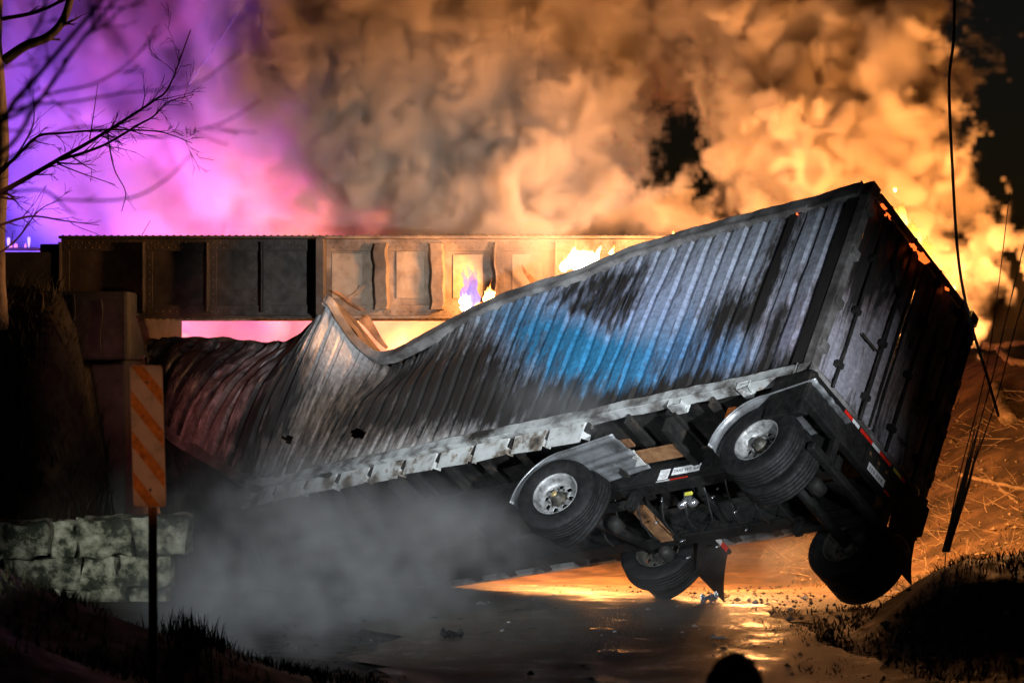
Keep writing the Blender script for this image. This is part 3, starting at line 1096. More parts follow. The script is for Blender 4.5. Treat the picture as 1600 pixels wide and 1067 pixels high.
casting(-0.012, -0.03, 2.76, 0.18, 0.17, 0.16, M['rail_dark'])
casting(-0.012, 2.30, 2.76, 0.18, 0.17, 0.16, M['rail_dark'])
casting(-0.012, -0.03, -0.02, 0.18, 0.17, 0.13, M['rail_dark'])
casting(-0.012, 2.30, -0.02, 0.18, 0.17, 0.13, M['rail_dark'])
casting(0.80, -0.035, -0.09, 0.17, 0.14, 0.11, M['rail'])
casting(1.75, -0.035, -0.13, 0.20, 0.16, 0.12, M['rail'])

# doors: two leaves with vertical flutes, locking bars, hinges
def door(w0, w1, seed):
    nw, nh = 36, 60
    ws = np.linspace(w0, w1, nw)
    hs = np.linspace(0.13, 2.74, nh)
    v = []
    for a in ws:
        s = (a - w0) / (w1 - w0)
        fl = 0.0
        for c in (0.18, 0.5, 0.82):
            fl += 0.03 * float(sst(0.075, 0.05, abs(s - c)))
        for h in hs:
            edge = float(sst(0.0, 0.03, min(h - 0.13, 2.74 - h)))
            warp = 0.035 * mnoise.fractal(Vector((a * 1.4 + seed, h * 1.1, 1)), 1, 2, 4)
            v.append((0.012 - fl * 0 + fl * edge + warp * edge, -a, h))
    f = []
    for i in range(nw - 1):
        for j in range(nh - 1):
            q = i * nh + j
            f.append((q, q + 1, q + nh + 1, q + nh))
    o = mk('door', v, f, M['burnt'], container)
    A = np.repeat(ws, nh)
    H = np.tile(hs, nw)
    P = np.array(v)
    wpt = np.array([tuple(MC @ Vector(p)) for p in v])
    px, py = project(wpt)
    t = np.tile(np.array((0.34, 0.33, 0.38)), (len(v), 1))
    z2 = np.clip(blob(px, py, 1440, 650, 60, 60, 0), 0, 1)[:, None]
    t = t * (1 - 0.6 * z2) + np.array((0.34, 0.33, 0.29)) * 0.6 * z2
    z3 = np.clip(blob(px, py, 1370, 400, 60, 90, 0) + 0.8 * blob(px, py, 1400, 600, 40, 60, 15) + 1.2 * blob(px, py, 1431, 615, 14, 30, 15), 0, 1)[:, None]
    t = t * (1 - 0.7 * z3) + np.array((0.22, 0.10, 0.045)) * 0.7 * z3
    jd = np.array([14 * mnoise.noise(Vector((a * 9, seed, 0))) for a in A])
    py = py + jd
    s = 0.52 + 0.55 * blob(px, py, 1370, 380, 75, 95, 0) + 0.30 * sst(2.2, 2.7, H)
    s -= 0.72 * blob(px, py, 1318, 560, 30, 75, 12) + 0.66 * blob(px, py, 1378, 555, 24, 110, 15) + 0.55 * blob(px, py, 1409, 640, 9, 75, 17)
    s -= 0.66 * blob(px, py, 1440, 715, 26, 46, -30) + 0.60 * blob(px, py, 1482, 472, 24, 50, -30) + 0.35 * blob(px, py, 1466, 600, 12, 60, 15)
    s += 0.5 * np.exp(-((A - 0.36) / 0.035) ** 2) + 0.5 * np.exp(-((A - 1.02) / 0.05) ** 2)
    set_attr(o.data, 'tint', t)
    set_attr(o.data, 'soot', s)
    set_uv(o.data, np.c_[A * 1.3 + seed, H])
    return o


door(0.092, 1.222, 2.0)['label'] = 'ash-grey near door leaf'
door(1.2215, 2.348, 7.0)['label'] = 'sooty far door leaf'
for wv in (0.36, 0.93, 1.50, 2.06):
    v, f = tube([(-0.045, -wv - 0.006 * math.sin(h * 2), h) for h in np.linspace(0.06, 2.83, 16)], 0.019, 8)
    lb = mk('locking_bar', v, f, M['soot'], container, smooth=True)
    for h in (0.35, 1.15, 1.95, 2.6):
        v, f = lbox(-0.066, 0.006, wv - 0.05, wv + 0.05, h, h + 0.07)
        mk('bar_bracket', v, f, M['soot'], lb, bevel=0.006)
for wv in (0.55, 1.69):
    cbox('lock_handle', (-0.06, -0.045, wv - 0.02, wv + 0.30, 0.98, 1.01), M['soot'], 0.005)
for wv in (0.06, 2.38):
    for h in (0.35, 1.0, 1.75, 2.45):
        cbox('hinge', (-0.035, 0.02, wv - 0.07, wv + 0.07, h, h + 0.12), M['rail_dark'], 0.008)
for wv in (1.16, 1.24):
    cbox('door_gasket', (-0.006, 0.01, wv - 0.018, wv + 0.018, 0.14, 2.73), M['soot'], 0.004)
cbox('gasket_tube', (-0.03, 0.0, 2.40, 2.44, 0.25, 1.35), M['black'], 0.012)
cbox('gasket_tube', (-0.03, 0.0, 2.40, 2.44, 1.50, 2.55), M['black'], 0.012)


def text_part(s, size, org, xd, yd, mat, parent, name='lettering', depth=0.0015, shear=0.0):
    cu = bpy.data.curves.new('txt', 'FONT')
    cu.body = s
    cu.size = size
    cu.shear = shear
    cu.extrude = depth
    to = bpy.data.objects.new('txt', cu)
    COL.objects.link(to)
    dg = bpy.context.evaluated_depsgraph_get()
    me = bpy.data.meshes.new_from_object(to.evaluated_get(dg))
    bpy.data.objects.remove(to)
    bpy.data.curves.remove(cu)
    xd, yd = Vector(xd).normalized(), Vector(yd).normalized()
    zd = xd.cross(yd)
    for v in me.vertices:
        c = v.co.copy()
        v.co = Vector(org) + xd * c.x + yd * c.y + zd * c.z
    me.name = name
    me.materials.clear()
    me.materials.append(mat)
    o = bpy.data.objects.new(name, me)
    COL.objects.link(o)
    o.parent = parent
    return o


# illegible stencil remains at the foot of the far door
text_part('1N2A', 0.10, (-0.012, -1.98, 0.36), (0, -1, 0), (0, 0, 1), M['soot'], container, 'stencil')
text_part('HW', 0.10, (-0.012, -1.66, 0.36), (0, -1, 0), (0, 0, 1), M['soot'], container, 'stencil')

# underside: cross members with pale scorched plates hanging below the rail
crn = random.Random(5)
l = 1.35
i = 0
while l < 9.3:
    cbox('cross_member', (l, l + 0.045, 0.04, 2.40, -0.17, -0.038), M['soot'], 0.006)
    e = 0.535 + crn.uniform(-0.03, 0.02)
    # lower flange of the cross member
    cbox('member_flange', (l - 0.10, l - 0.002, 0.05, 2.38, -0.175, -0.155), M['soot'], 0.004)
    if l > 2.7:
        pm = M['plate']
        v = [(l + 0.06, -0.02, -0.04), (l + 0.06 + e, -0.02, -0.04), (l + 0.06 + e, -0.06, -0.26 - crn.uniform(0, 0.05)), (l + 0.06, -0.06, -0.27 - crn.uniform(0, 0.05))]
        w2 = [(a, b - 0.012, c) for a, b, c in v]
        v2 = v + w2
        f2 = [(0, 1, 2, 3), (7, 6, 5, 4), (0, 4, 5, 1), (1, 5, 6, 2), (2, 6, 7, 3), (3, 7, 4, 0)]
        mk('scorched_plate', v2, f2, pm, container, bevel=0.003)
        # folded lip at the rear edge of the plate
        v = [(l + 0.055, -0.02, -0.045), (l + 0.055, -0.06, -0.26), (l - 0.005, -0.15, -0.25), (l - 0.005, -0.10, -0.05)]
        v2 = v + [(a + 0.008, b, c) for a, b, c in v]
        mk('plate_lip', v2, f2, pm, container)
    l += 0.62
    i += 1
v, f = lbox(1.3, 9.2, 2.40, 2.46, -0.14, 0.0)
mk('far_bottom_rail', v, f, M['rail'], container, bevel=0.01)

# ------------------------------------------------------------------ the chassis under it
chassis = thing('trailer_chassis', 'black two-axle trailer chassis with silver wheels lifted on one side', 'trailer', matrix=MC)
def ch(name, e, mat, bevel=0.008, parent=chassis):
    v, f = lbox(*e)
    return mk(name, v, f, mat, parent, bevel=bevel)
for w0 in (0.72, 1.66):
    ch('main_beam', (0.05, 9.2, w0, w0 + 0.03, -0.62, -0.20), M['black'])
    ch('beam_flange', (0.05, 9.2, w0 - 0.07, w0 + 0.10, -0.20, -0.178), M['soot'])
    ch('beam_flange', (0.05, 9.2, w0 - 0.07, w0 + 0.10, -0.645, -0.62), M['black'])
for l in (0.9, 2.05, 3.1, 4.3, 5.6, 7.0, 8.4):
    ch('chassis_crossbar', (l, l + 0.10, 0.752, 1.658, -0.52, -0.30), M['black'])
ch('bolster_plate', (1.98, 2.62, 0.36, 0.58, -0.36, -0.335), M['rust'], 0.004)
ch('bolster_plate', (2.63, 2.96, 0.34, 0.60, -0.36, -0.335), M['plate'], 0.004)
ch('bolster_plate', (2.62, 2.95, 0.20, 0.33, -0.30, -0.27), M['rust'], 0.004)
for l in (1.9, 2.95, 6.4):
    ch('outrigger', (l, l + 0.10, 0.06, 0.72, -0.40, -0.20), M['soot'])
# rear bolster, its lights, plate and reflective tape
ch('rear_bolster', (-0.08, 0.04, -0.03, 2.47, -0.44, -0.03), M['black'], 0.02)
v = [(-0.06, 0.05, -0.02), (-0.06, -0.08, 0.02), (-0.06, -0.12, -0.55), (-0.06, 0.03, -0.62)]
v2 = v + [(a + 0.5, b, c) for a, b, c in v]
mk('bolster_end', v2, [(0, 1, 2, 3), (7, 6, 5, 4), (0, 4, 5, 1), (1, 5, 6, 2), (2, 6, 7, 3), (3, 7, 4, 0)], M['black'], chassis, bevel=0.02)
ch('underride_bar', (-0.10, 0.0, 0.30, 2.20, -0.86, -0.76), M['black'], 0.02)
for w0 in (0.62, 1.75):
    ch('underride_post', (-0.08, 0.0, w0, w0 + 0.09, -0.76, -0.44), M['black'])
for w0, w1, mt in ((0.62, 0.78, 'red_tape'), (0.78, 0.92, 'white'), (0.95, 1.20, 'red_tape'), (1.20, 1.36, 'white'), (1.36, 1.60, 'red_tape'), (1.66, 1.82, 'yellow'), (1.82, 1.92, 'red_tape')):
    ch('reflective_tape', (-0.0835, -0.0805, w0, w1, -0.10, -0.055), M[mt], 0)
pl = ch('licence_plate', (-0.10, -0.092, 1.13, 1.60, -0.44, -0.17), M['soot'], 0.004)
ch('plate_sticker', (-0.104, -0.1005, 1.22, 1.56, -0.43, -0.33), M['white'], 0, pl)
for k, wq in enumerate((1.24, 1.285, 1.33, 1.39, 1.435, 1.48)):
    ch('plate_print', (-0.1052, -0.1042, wq, wq + 0.03, -0.41, -0.36), M['ink_grey'], 0, pl)
for wq in (1.2, 1.38, 1.54):
    ch('plate_hole', (-0.1015, -0.1005, wq - 0.02, wq + 0.02, -0.245, -0.205), M['rust'], 0, pl)
ch('reflective_tape', (-0.0835, -0.0805, 1.52, 1.72, -0.43, -0.41), M['red_tape'], 0)
# labels on the near main beam
def sticker(name, l0, l1, h0, h1, mat, parent, lift=0.003):
    v, f = lbox(l0, l1, 0.72 - lift, 0.7195 - lift + 0.0025, h0, h1)
    return mk(name, v, f, mat, parent)
st = sticker('weight_label', 1.88, 2.29, -0.485, -0.375, M['white'], chassis)
text_part('TARE WT. 6,608', 0.062, (2.275, -0.7155, -0.452), (-1, 0, 0), (0, 0, 1), M['ink'], st, 'lettering', 0.0006)
st2 = sticker('data_label', 2.335, 2.485, -0.525, -0.375, M['white'], chassis)
for k in range(6):
    mk('print_line', *lbox(2.352, 2.468 - 0.02 * (k % 3), 0.7155, 0.7165, -0.402 - 0.021 * k, -0.393 - 0.021 * k), M['ink_grey'], st2)
sticker('reflective_tape', 2.29, 2.495, -0.565, -0.54, M['white'], chassis)
sticker('reflective_tape', 2.02, 2.288, -0.565, -0.54, M['red_tape'], chassis)
# orange side marker
ch('side_marker', (1.02, 1.14, 0.10, 0.16, -0.42, -0.20), M['orange_lens'], 0.012)
ch('valve_tag', (1.9, 2.0, 0.74, 0.77, -0.80, -0.765), M['yellow'], 0.004)

# wheels: built once, then copied
def make_wheel():
    hubv, hubf = lathe([(0.001, 0.10), (0.045, 0.10), (0.055, 0.09), (0.075, 0.06), (0.095, -0.02), (0.12, -0.06), (0.20, -0.08), (0.20, -0.2), (0.001, -0.2)], 24)
    wheel = mk('wheel', hubv, hubf, M['rim_dirty'], None, smooth=True)
    # tyre, tread grooves cut as rings
    prof = [(0.285, 0.105), (0.30, 0.125), (0.36, 0.142), (0.43, 0.140), (0.475, 0.128), (0.497, 0.112), (0.505, 0.098)]
    x = 0.085
    for g in range(4):
        prof += [(0.508, x), (0.494, x - 0.004), (0.494, x - 0.014), (0.508, x - 0.018)]
        x -= 0.048
    prof += [(0.505, -0.098), (0.497, -0.112), (0.475, -0.128), (0.43, -0.140), (0.36, -0.142), (0.30, -0.125), (0.285, -0.105)]
    v, f = lathe(prof, 64)
    ty = mk('tyre', v, f, M['tyre'], wheel, smooth=True)
    # rim: flange, barrel and dished disc with hand holes
    prof = [(0.293, 0.108), (0.297, 0.120), (0.287, 0.122), (0.272, 0.112), (0.262, 0.080), (0.250, 0.030), (0.235, 0.0), (0.215, -0.012), (0.196, -0.006), (0.175, 0.006), (0.140, 0.012), (0.112, 0.012), (0.108, -0.03)]
    n = 72
    v, f = lathe(prof, n)
    m = len(prof)
    keep = []
    for fc in f:
        k_, i_ = divmod(fc[0], m)
        if i_ in (8, 9) and (k_ % 9) in (2, 3, 4, 5):
            continue
        keep.append(fc)
    rim = mk('rim', v, keep, M['rim'], wheel, smooth=True)
    so = rim.modifiers.new('solid', 'SOLIDIFY')
    so.thickness = 0.008
    vv, ff = lathe([(0.001, 0.028), (0.011, 0.028), (0.014, 0.0), (0.014, -0.01)], 6)
    nut = None
    for k_ in range(10):
        a = 2 * math.pi * k_ / 10
        if nut is None:
            nut = mk('wheel_nut', vv, ff, M['rim_dirty'], wheel)
            nq = nut
        else:
            nq = nut.copy()
            COL.objects.link(nq)
            nq.parent = wheel
        nq.location = (0.125 * math.cos(a), 0.012, 0.125 * math.sin(a))
    return wheel


proto = make_wheel()
AX = [(0.47, -0.86, -0.87), (3.32, -1.10, -0.47)]
spots_ = []
for ai, (al, hn, hf) in enumerate(AX):
    th = -math.atan2(hf - hn, 2.16)
    for wv, flip in ((0.14, 0), (0.475, 1), (1.965, 0), (2.30, 1)):
        h = hn + (hf - hn) * (wv - 0.14) / 2.16
        spots_.append((al, wv, h, th, flip, wv > 1))
for i, (al, wv, h, th, flip, farw) in enumerate(spots_):
    if i == 0:
        wobj = proto
        kids = list(proto.children)
    else:
        wobj = proto.copy()
        COL.objects.link(wobj)
        kids = []
        for c in proto.children:
            q = c.copy()
            COL.objects.link(q)
            q.parent = wobj
            kids.append(q)
    wobj.parent = chassis
    wobj.location = (al, -wv, h)
    wobj.scale = (0.95, 1.0, 0.95)
    wobj.rotation_mode = 'XYZ'
    wobj.rotation_euler = (th, 0.3 * i, math.pi if flip else 0)
    if flip:
        wobj.rotation_euler = (-th, 0.3 * i, math.pi)
    for q in kids:
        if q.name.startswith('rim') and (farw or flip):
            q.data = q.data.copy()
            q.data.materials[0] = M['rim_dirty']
cap = lathe([(0.001, 0.115), (0.034, 0.115), (0.04, 0.105), (0.04, 0.06)], 18)
mk('hub_cap', cap[0], cap[1], M['brass'], chassis, smooth=True).location = (3.32, -0.14, -1.10)
for al, hn, hf in AX:
    v, f = tube([(al, -0.3, hn), (al, -2.1, hf)], 0.065, 14)
    mk('axle', v, f, M['black'], chassis, smooth=True)
    for w0 in (0.70, 1.64):
        h = hn + (hf - hn) * (w0 - 0.14) / 2.16
        ch('leaf_spring', (al - 0.55, al + 0.55, w0, w0 + 0.08, h + 0.08, h + 0.17), M['black'], 0.01)
        ch('spring_hanger', (al - 0.60, al - 0.50, w0 - 0.01, w0 + 0.09, min(h + 0.05, -0.66), -0.646), M['black'], 0.01)
        ch('spring_hanger', (al + 0.50, al + 0.60, w0 - 0.01, w0 + 0.09, min(h + 0.05, -0.66), -0.646), M['black'], 0.01)
        v, f = lathe([(0.001, 0.13), (0.06, 0.13), (0.085, 0.10), (0.09, 0.0), (0.085, -0.08), (0.001, -0.10)], 16)
        mk('brake_chamber', [(a + al - 0.25, -w0 - 0.2 + o_ * 0.9, h - 0.02 + b) for a, o_, b in v], f, M['soot'], chassis, smooth=True)
# air lines and wet fittings
hr = random.Random(8)
for k in range(9):
    l0 = 0.8 + k * 0.33
    pts_ = [(l0 + 0.25 * s, -(0.8 + 0.75 * s) + 0.05 * math.sin(5 * s + k), -0.66 - 0.12 * math.sin(math.pi * s) - 0.03 * hr.random()) for s in np.linspace(0, 1, 12)]
    v, f = tube(pts_, 0.012, 6)
    mk('air_line', v, f, M['cable'], chassis, smooth=True)
for k in range(14):
    l0, w0, h0 = hr.uniform(0.3, 3.6), hr.uniform(0.85, 1.9), hr.uniform(-0.95, -0.6)
    v, f = tube([(l0, -w0, h0), (l0 + hr.uniform(-0.05, 0.05), -w0 - 0.03, h0 + 0.05)], hr.uniform(0.008, 0.016), 8)
    mk('pipe_fitting', v, f, M['chrome'], chassis, smooth=True)
v, f = tube([(2.0 + 0.02 * k, -0.95, -0.72 - 0.05 * math.sin(k * 0.8)) for k in range(12)], 0.045, 10)
mk('air_valve', v, f, M['chrome'], chassis, smooth=True)
# landing strip of pale metal seen between the wheels
ch('far_crossbar', (2.85, 3.05, 1.0, 1.64, -0.66, -0.60), M['rust'], 0.006)

# corrugated fenders over the near wheels
def fender(al, h, a0, a1, rad, w0, w1, dh, tail, rise):
    """ribbed guard: an arc over the front of the wheel, then a flat tail running to the rear"""
    line = []
    for i in range(23):
        a = R(a0 + (a1 - a0) * i / 22)
        line.append((math.cos(a), math.sin(a), 0.0))
    n0 = len(line)
    nw = 45
    v, f = [], []
    def at(i, s):
        rr = rad + 0.013 * abs(math.cos(s * math.pi * 4.5)) ** 3 + 0.004 * math.cos(s * 40)
        if i < n0:
            c, sn, _ = line[i]
            return (al + rr * c, h + rr * sn)
        t = (i - n0 + 1) / 10
        a = R(a1)
        return (al + rr * math.cos(a) - tail * t, h + rr * math.sin(a) + rise * t)
    rows_ = n0 + 10
    for i in range(rows_):
        for j in range(nw + 1):
            s = j / nw
            p = at(i, s)
            v.append((p[0], -(w0 + (w1 - w0) * s), p[1] + dh * s))
    for i in range(rows_ - 1):
        for j in range(nw):
            q = i * (nw + 1) + j
            f.append((q, q + 1, q + nw + 2, q + nw + 1))
    o = mk('fender', v, f, M['fender'], chassis, smooth=True)
    s_ = o.modifiers.new('solid', 'SOLIDIFY')
    s_.thickness = 0.006
    v, f = tube([(at(i, 0)[0], -w0, at(i, 0)[1]) for i in range(rows_)], 0.013, 8)
    mk('fender_bead', v, f, M['fender'], o, smooth=True)
fender(0.49, -0.86, -2, 92, 0.565, -0.04, 0.70, 0.0, 0.62, 0.10)
fender(3.34, -1.10, -10, 88, 0.555, -0.04, 0.70, 0.10, 0.72, 0.12)
# mud flaps hang straight down from their brackets
def flap(l, w0, w1, h, length, name):
    p0, p1 = Lp(l, w0, h), Lp(l, w1, h)
    v, f = [], []
    n = 8
    for i in range(n + 1):
        s = i / n
        for p in (p0, p1):
            q = p + Vector((-0.05 * math.sin(s * 2.0), 0.03 * math.sin(s * 3), -length * s))
            v.append(toloc(q))
    for i in range(n):
        f.append((i * 2, i * 2 + 1, i * 2 + 3, i * 2 + 2))
    o = mk('mud_flap', v, f, M['black'], chassis)
    s_ = o.modifiers.new('solid', 'SOLIDIFY')
    s_.thickness = 0.012
    return o
fl1 = flap(2.60, 1.72, 2.30, -0.36, 0.62, 'mud_flap')
for k, mt in enumerate(('red_tape', 'white', 'red_tape')):
    w0 = 1.74 + (0, 0.14, 0.40)[k]
    w1 = 1.74 + (0.14, 0.40, 0.53)[k]
    ch('reflective_tape', (2.575, 2.580, w0, w1, -0.405, -0.335), M[mt], 0)
ch('flap_hanger', (2.582, 2.63, 1.66, 2.36, -0.37, -0.32), M['black'], 0.01)
fl2 = flap(-0.02, 1.90, 2.42, -0.46, 0.55, 'mud_flap')
ch('flap_hanger', (-0.03, 0.03, 1.84, 2.46, -0.49, -0.45), M['black'], 0.01)
# oval maker's badge on the rear flap
bc_ = toloc(Lp(-0.045, 2.12, -0.46) + Vector((-0.03, 0.0, -0.28)))
xd = (MCI.to_3x3() @ Vector(_w * 1.0)).normalized()
yd = (MCI.to_3x3() @ Vector((0, 0, 1)))
yd = (yd - xd * yd.dot(xd)).normalized()
ov = [bc_ + xd * 0.17 * math.cos(t) + yd * 0.085 * math.sin(t) for t in np.linspace(0, 2 * math.pi, 40)]
v, f = tube(ov, 0.004, 5, False)
mk('badge_ring', v, f, M['white'], fl2)
text_part('Peterbilt', 0.075, bc_ - xd * 0.13 - yd * 0.03, xd, yd, M['white'], fl2, 'badge_lettering', 0.001, 0.3)

# ------------------------------------------------------------------ object marker sign
SD = 14.2
sp_ = W(232, 985, SD)
sp_.z = ground_z(sp_.x, sp_.y) - 0.02
sign = thing('hazard_sign', 'tall narrow orange and white striped hazard marker on a rusty post', 'sign', sp_)
sb_ = W(231, 681, SD) - sp_
SWD, SHT, yaw, roll = 0.235, 0.905, R(-20), R(1.6)
ux = Vector((math.cos(yaw), math.sin(yaw), 0))
uz = Vector((-math.sin(roll), 0, math.cos(roll)))
un = ux.cross(uz).normalized()           # towards the viewer
def sp2(u, w_, d=0.0):
    return sb_ + ux * u + uz * w_ + un * d
def rounded(w_, h, r, n=6):
    o = []
    for cx, cz, a0 in ((w_ / 2 - r, h / 2 - r, 0), (-w_ / 2 + r, h / 2 - r, 90), (-w_ / 2 + r, -h / 2 + r, 180), (w_ / 2 - r, -h / 2 + r, 270)):
        for k in range(n + 1):
            a = R(a0 + 90 * k / n)
            o.append((cx + r * math.cos(a), cz + r * math.sin(a)))
    return o
ol = rounded(SWD, SHT, 0.022)
n = len(ol)
v = [sp2(a, b, 0) for a, b in ol] + [sp2(a, b, -0.003) for a, b in ol]
f = [tuple(range(n)), tuple(range(2 * n - 1, n - 1, -1))] + [(k, n + k, n + (k + 1) % n, (k + 1) % n) for k in range(n)]
M['sign_white'] = rough_mat('sign_white', [(0.28, (0.30, 0.24, 0.20)), (0.48, (0.50, 0.42, 0.37)), (0.7, (0.56, 0.48, 0.43))], 9, (0.3, 0.6), 0, 0.12)
M['sign_orange'] = rough_mat('sign_orange', [(0.30, (0.22, 0.08, 0.012)), (0.5, (0.50, 0.19, 0.035)), (0.68, (0.66, 0.27, 0.07))], 26, (0.2, 0.5), 0, 0.4)
panel = mk('panel', v, f, M['sign_white'], sign)
# stripes clipped to the panel outline, sloping down to the right
def clip(polyg, inside, cut):
    out = []
    for i in range(len(polyg)):
        a, b = polyg[i], polyg[(i + 1) % len(polyg)]
        if inside(a):
            out.append(a)
        if inside(a) != inside(b):
            out.append(cut(a, b))
    return out
def clip_half(polyg, nx, nz, c):
    ins = lambda p: p[0] * nx + p[1] * nz <= c + 1e-9
    def cut(a, b):
        da, db = a[0] * nx + a[1] * nz - c, b[0] * nx + b[1] * nz - c
        t = da / (da - db)
        return (a[0] + (b[0] - a[0]) * t, a[1] + (b[1] - a[1]) * t)
    return clip(polyg, ins, cut)
per, sw_ = 0.262, 0.105
ins_ol = rounded(SWD - 0.008, SHT - 0.008, 0.02)
for k in range(-3, 4):
    c0 = k * per + 0.06
    pg = clip_half(ins_ol, 1.15, 1.0, c0 + sw_)
    pg = clip_half(pg, -1.15, -1.0, -c0) if len(pg) > 2 else []
    if len(pg) > 2:
        mk('stripe', [sp2(a, b, 0.0025) for a, b in pg], [tuple(range(len(pg)))], M['sign_orange'], panel)
for b in (0.345, -0.345):
    v, f = lathe([(0.001, 0.008), (0.008, 0.006), (0.011, 0.0)], 10)
    mk('bolt', [sp2(0.01 + p[0], b + p[2], 0.003 + p[1]) for p in v], f, M['chrome'], panel, smooth=True)
v, f = box(-0.014, 0.014, 0.012, 0.04, -0.35, float(sb_.z) + 0.42)
pv = []
for p in v:
    s = (p[2]) / (sb_.z + 0.4)
    pv.append((p[0] + sb_.x * s + 0.012, p[1] + sb_.y * s, p[2]))
mk('post', pv, f, M['rust'], sign, bevel=0.004)
mk('post_flange', [(a + 0.02 if a > sb_.x else a - 0.02, b + 0.035, c) for a, b, c in pv], f, M['rust'], sign)

# ------------------------------------------------------------------ flames and embers
def flame(px, py, d, hgt, wid, mat, label, seed, tongues=3, lean=0.0, blob_=True):
    base = W(px, py, d)
    rn = random.Random(seed)
    mb = MB()
    if blob_:
        bm = bmesh.new()
        bmesh.ops.create_icosphere(bm, subdivisions=4, radius=1)
        sd = Vector((seed * 1.7, seed * 0.3, 0))
        vv = []
        for v_ in bm.verts:
            q = v_.co.copy()
            nn = mnoise.fractal(q * 1.9 + sd, 1, 2.2, 5)
            up = max(0, q.z)
            r = 1 + 0.65 * nn + 0.5 * up * max(0, mnoise.noise(Vector((q.x * 3.2, q.y * 3.2, 0)) + sd))
            vv.append((q.x * r * wid * 0.42 + lean * up * hgt * 0.4, q.y * r * 0.09, hgt * 0.30 + q.z * r * hgt * 0.36))
        ff = [tuple(v_.index for v_ in fc.verts) for fc in bm.faces]
        bm.free()
        mb.add((vv, ff))
    for t in range(tongues):
        x0 = rn.uniform(-0.5, 0.5) * wid
        z0 = rn.uniform(-0.02, 0.35) * hgt if blob_ else 0
        hh = hgt * (rn.uniform(0.25, 1.0) if blob_ else rn.uniform(0.7, 1.0))
        r0 = wid * rn.uniform(0.06, 0.17) if blob_ else wid * rn.uniform(0.28, 0.42)
        ph = rn.uniform(0, 6)
        pts_, rad_ = [], []
        nn = 15
        for i in range(nn):
            s = i / (nn - 1)
            pts_.append((x0 + lean * s * hh + 0.16 * hh * mnoise.noise(Vector((s * 2.5, ph, seed))), 0.06 * mnoise.noise(Vector((s * 3, ph, seed + 4))), z0 + s * hh))
            rad_.append(max(0.002, r0 * (math.sin(math.pi * min(1, (s * 0.86 + 0.14))) ** 0.7) * (1 - 0.55 * s) * (1 + 0.7 * mnoise.noise(Vector((s * 5, ph + 3, seed))))))
        vv, ff = tube(pts_, rad_, 10)
        vv = [Vector(p) + Vector((mnoise.noise(Vector(p) * 14 + Vector((seed, 0, 0))), 0, mnoise.noise(Vector(p) * 14 + Vector((0, seed, 0))))) * r0 * 0.55 for p in vv]
        mb.add((vv, ff))
    o = mb.build('flame', M[mat], None, smooth=True)
    o.location = base
    return tag(o, label, 'flame', 'flames on the wreck')


flame(908, 418, 29.6, 0.30, 0.40, 'flame_hot', 'largest white-hot flame on the container roof edge', 3, 4, 0.25)
flame(882, 422, 29.8, 0.17, 0.12, 'flame_hot', 'small white flame just left of the largest flame', 5, 1)
flame(958, 398, 29.2, 0.15, 0.07, 'flame', 'thin orange flame just right of the largest flame', 8, 2, 0.3, False)
flame(735, 486, 30.6, 0.74, 0.22, 'flame_violet', 'tall violet flame in front of the bridge girder', 12, 3, 0.02, False)
flame(727, 484, 30.4, 0.26, 0.16, 'flame_hot', 'bright white flame at the foot of the violet flame', 13, 2)
flame(764, 472, 30.2, 0.24, 0.16, 'flame', 'orange flame right of the violet flame', 17, 2, 0.1)
flame(752, 480, 30.1, 0.10, 0.20, 'flame', 'low orange flame licking the rail beside the violet flame', 18, 2, 0.25)
flame(1097, 366, 28.3, 0.16, 0.20, 'flame', 'orange flame on the roof edge near the rear end', 19, 3, 0.2)
flame(1054, 370, 28.5, 0.10, 0.05, 'flame', 'tiny orange flame on the middle of the roof edge', 21, 2, 0.0, False)
flame(1408, 352, 26.9, 0.30, 0.10, 'flame_yellow', 'yellow flame behind the top of the rear doors', 23, 3, -0.15, False)
flame(1398, 300, 27.2, 0.08, 0.04, 'flame', 'small flame tip above the top rear corner', 25, 2, 0.0, False)
flame(1450, 430, 27.3, 0.62, 0.26, 'flame_yellow', 'yellow flame behind the right edge of the rear doors', 29, 3, -0.1, False)


flame(1425, 385, 27.0, 0.40, 0.22, 'flame_yellow', 'broad yellow flame midway along the top of the rear doors', 37, 3, -0.1)
flame(1482, 468, 27.3, 0.30, 0.16, 'flame', 'orange flame at the far top corner of the rear doors', 41, 3, -0.1)


flame(1006, 394, 28.8, 0.10, 0.09, 'flame', 'low orange flame on the roof edge above the black soot patch', 47, 2, 0.2)
flame(1136, 354, 28.0, 0.09, 0.12, 'flame', 'low orange flame on the roof edge right of the other roof flames', 53, 2, 0.2)
flame(1352, 293, 26.6, 0.07, 0.06, 'flame', 'small orange flame just left of the top rear corner', 59, 2, 0.1, False)


def ember(px, py, d, sx, sz, label, seed):
    bm = bmesh.new()
    bmesh.ops.create_icosphere(bm, subdivisions=2, radius=1)
    for v_ in bm.verts:
        q = v_.co * (1 + 0.9 * mnoise.fractal(v_.co * 2.4 + Vector((seed, 0, 0)), 1, 2, 4))
        v_.co = Vector((q.x * sx, q.y * 0.02, q.z * sz))
    me = bpy.data.meshes.new('ember')
    bm.to_mesh(me)
    bm.free()
    me.materials.append(M['ember'])
    o = bpy.data.objects.new('ember', me)
    o.location = W(px, py, d)
    o.rotation_euler = (0, R(50), 0)
    COL.objects.link(o)
    tag(o, label, 'ember', 'embers along the door header')


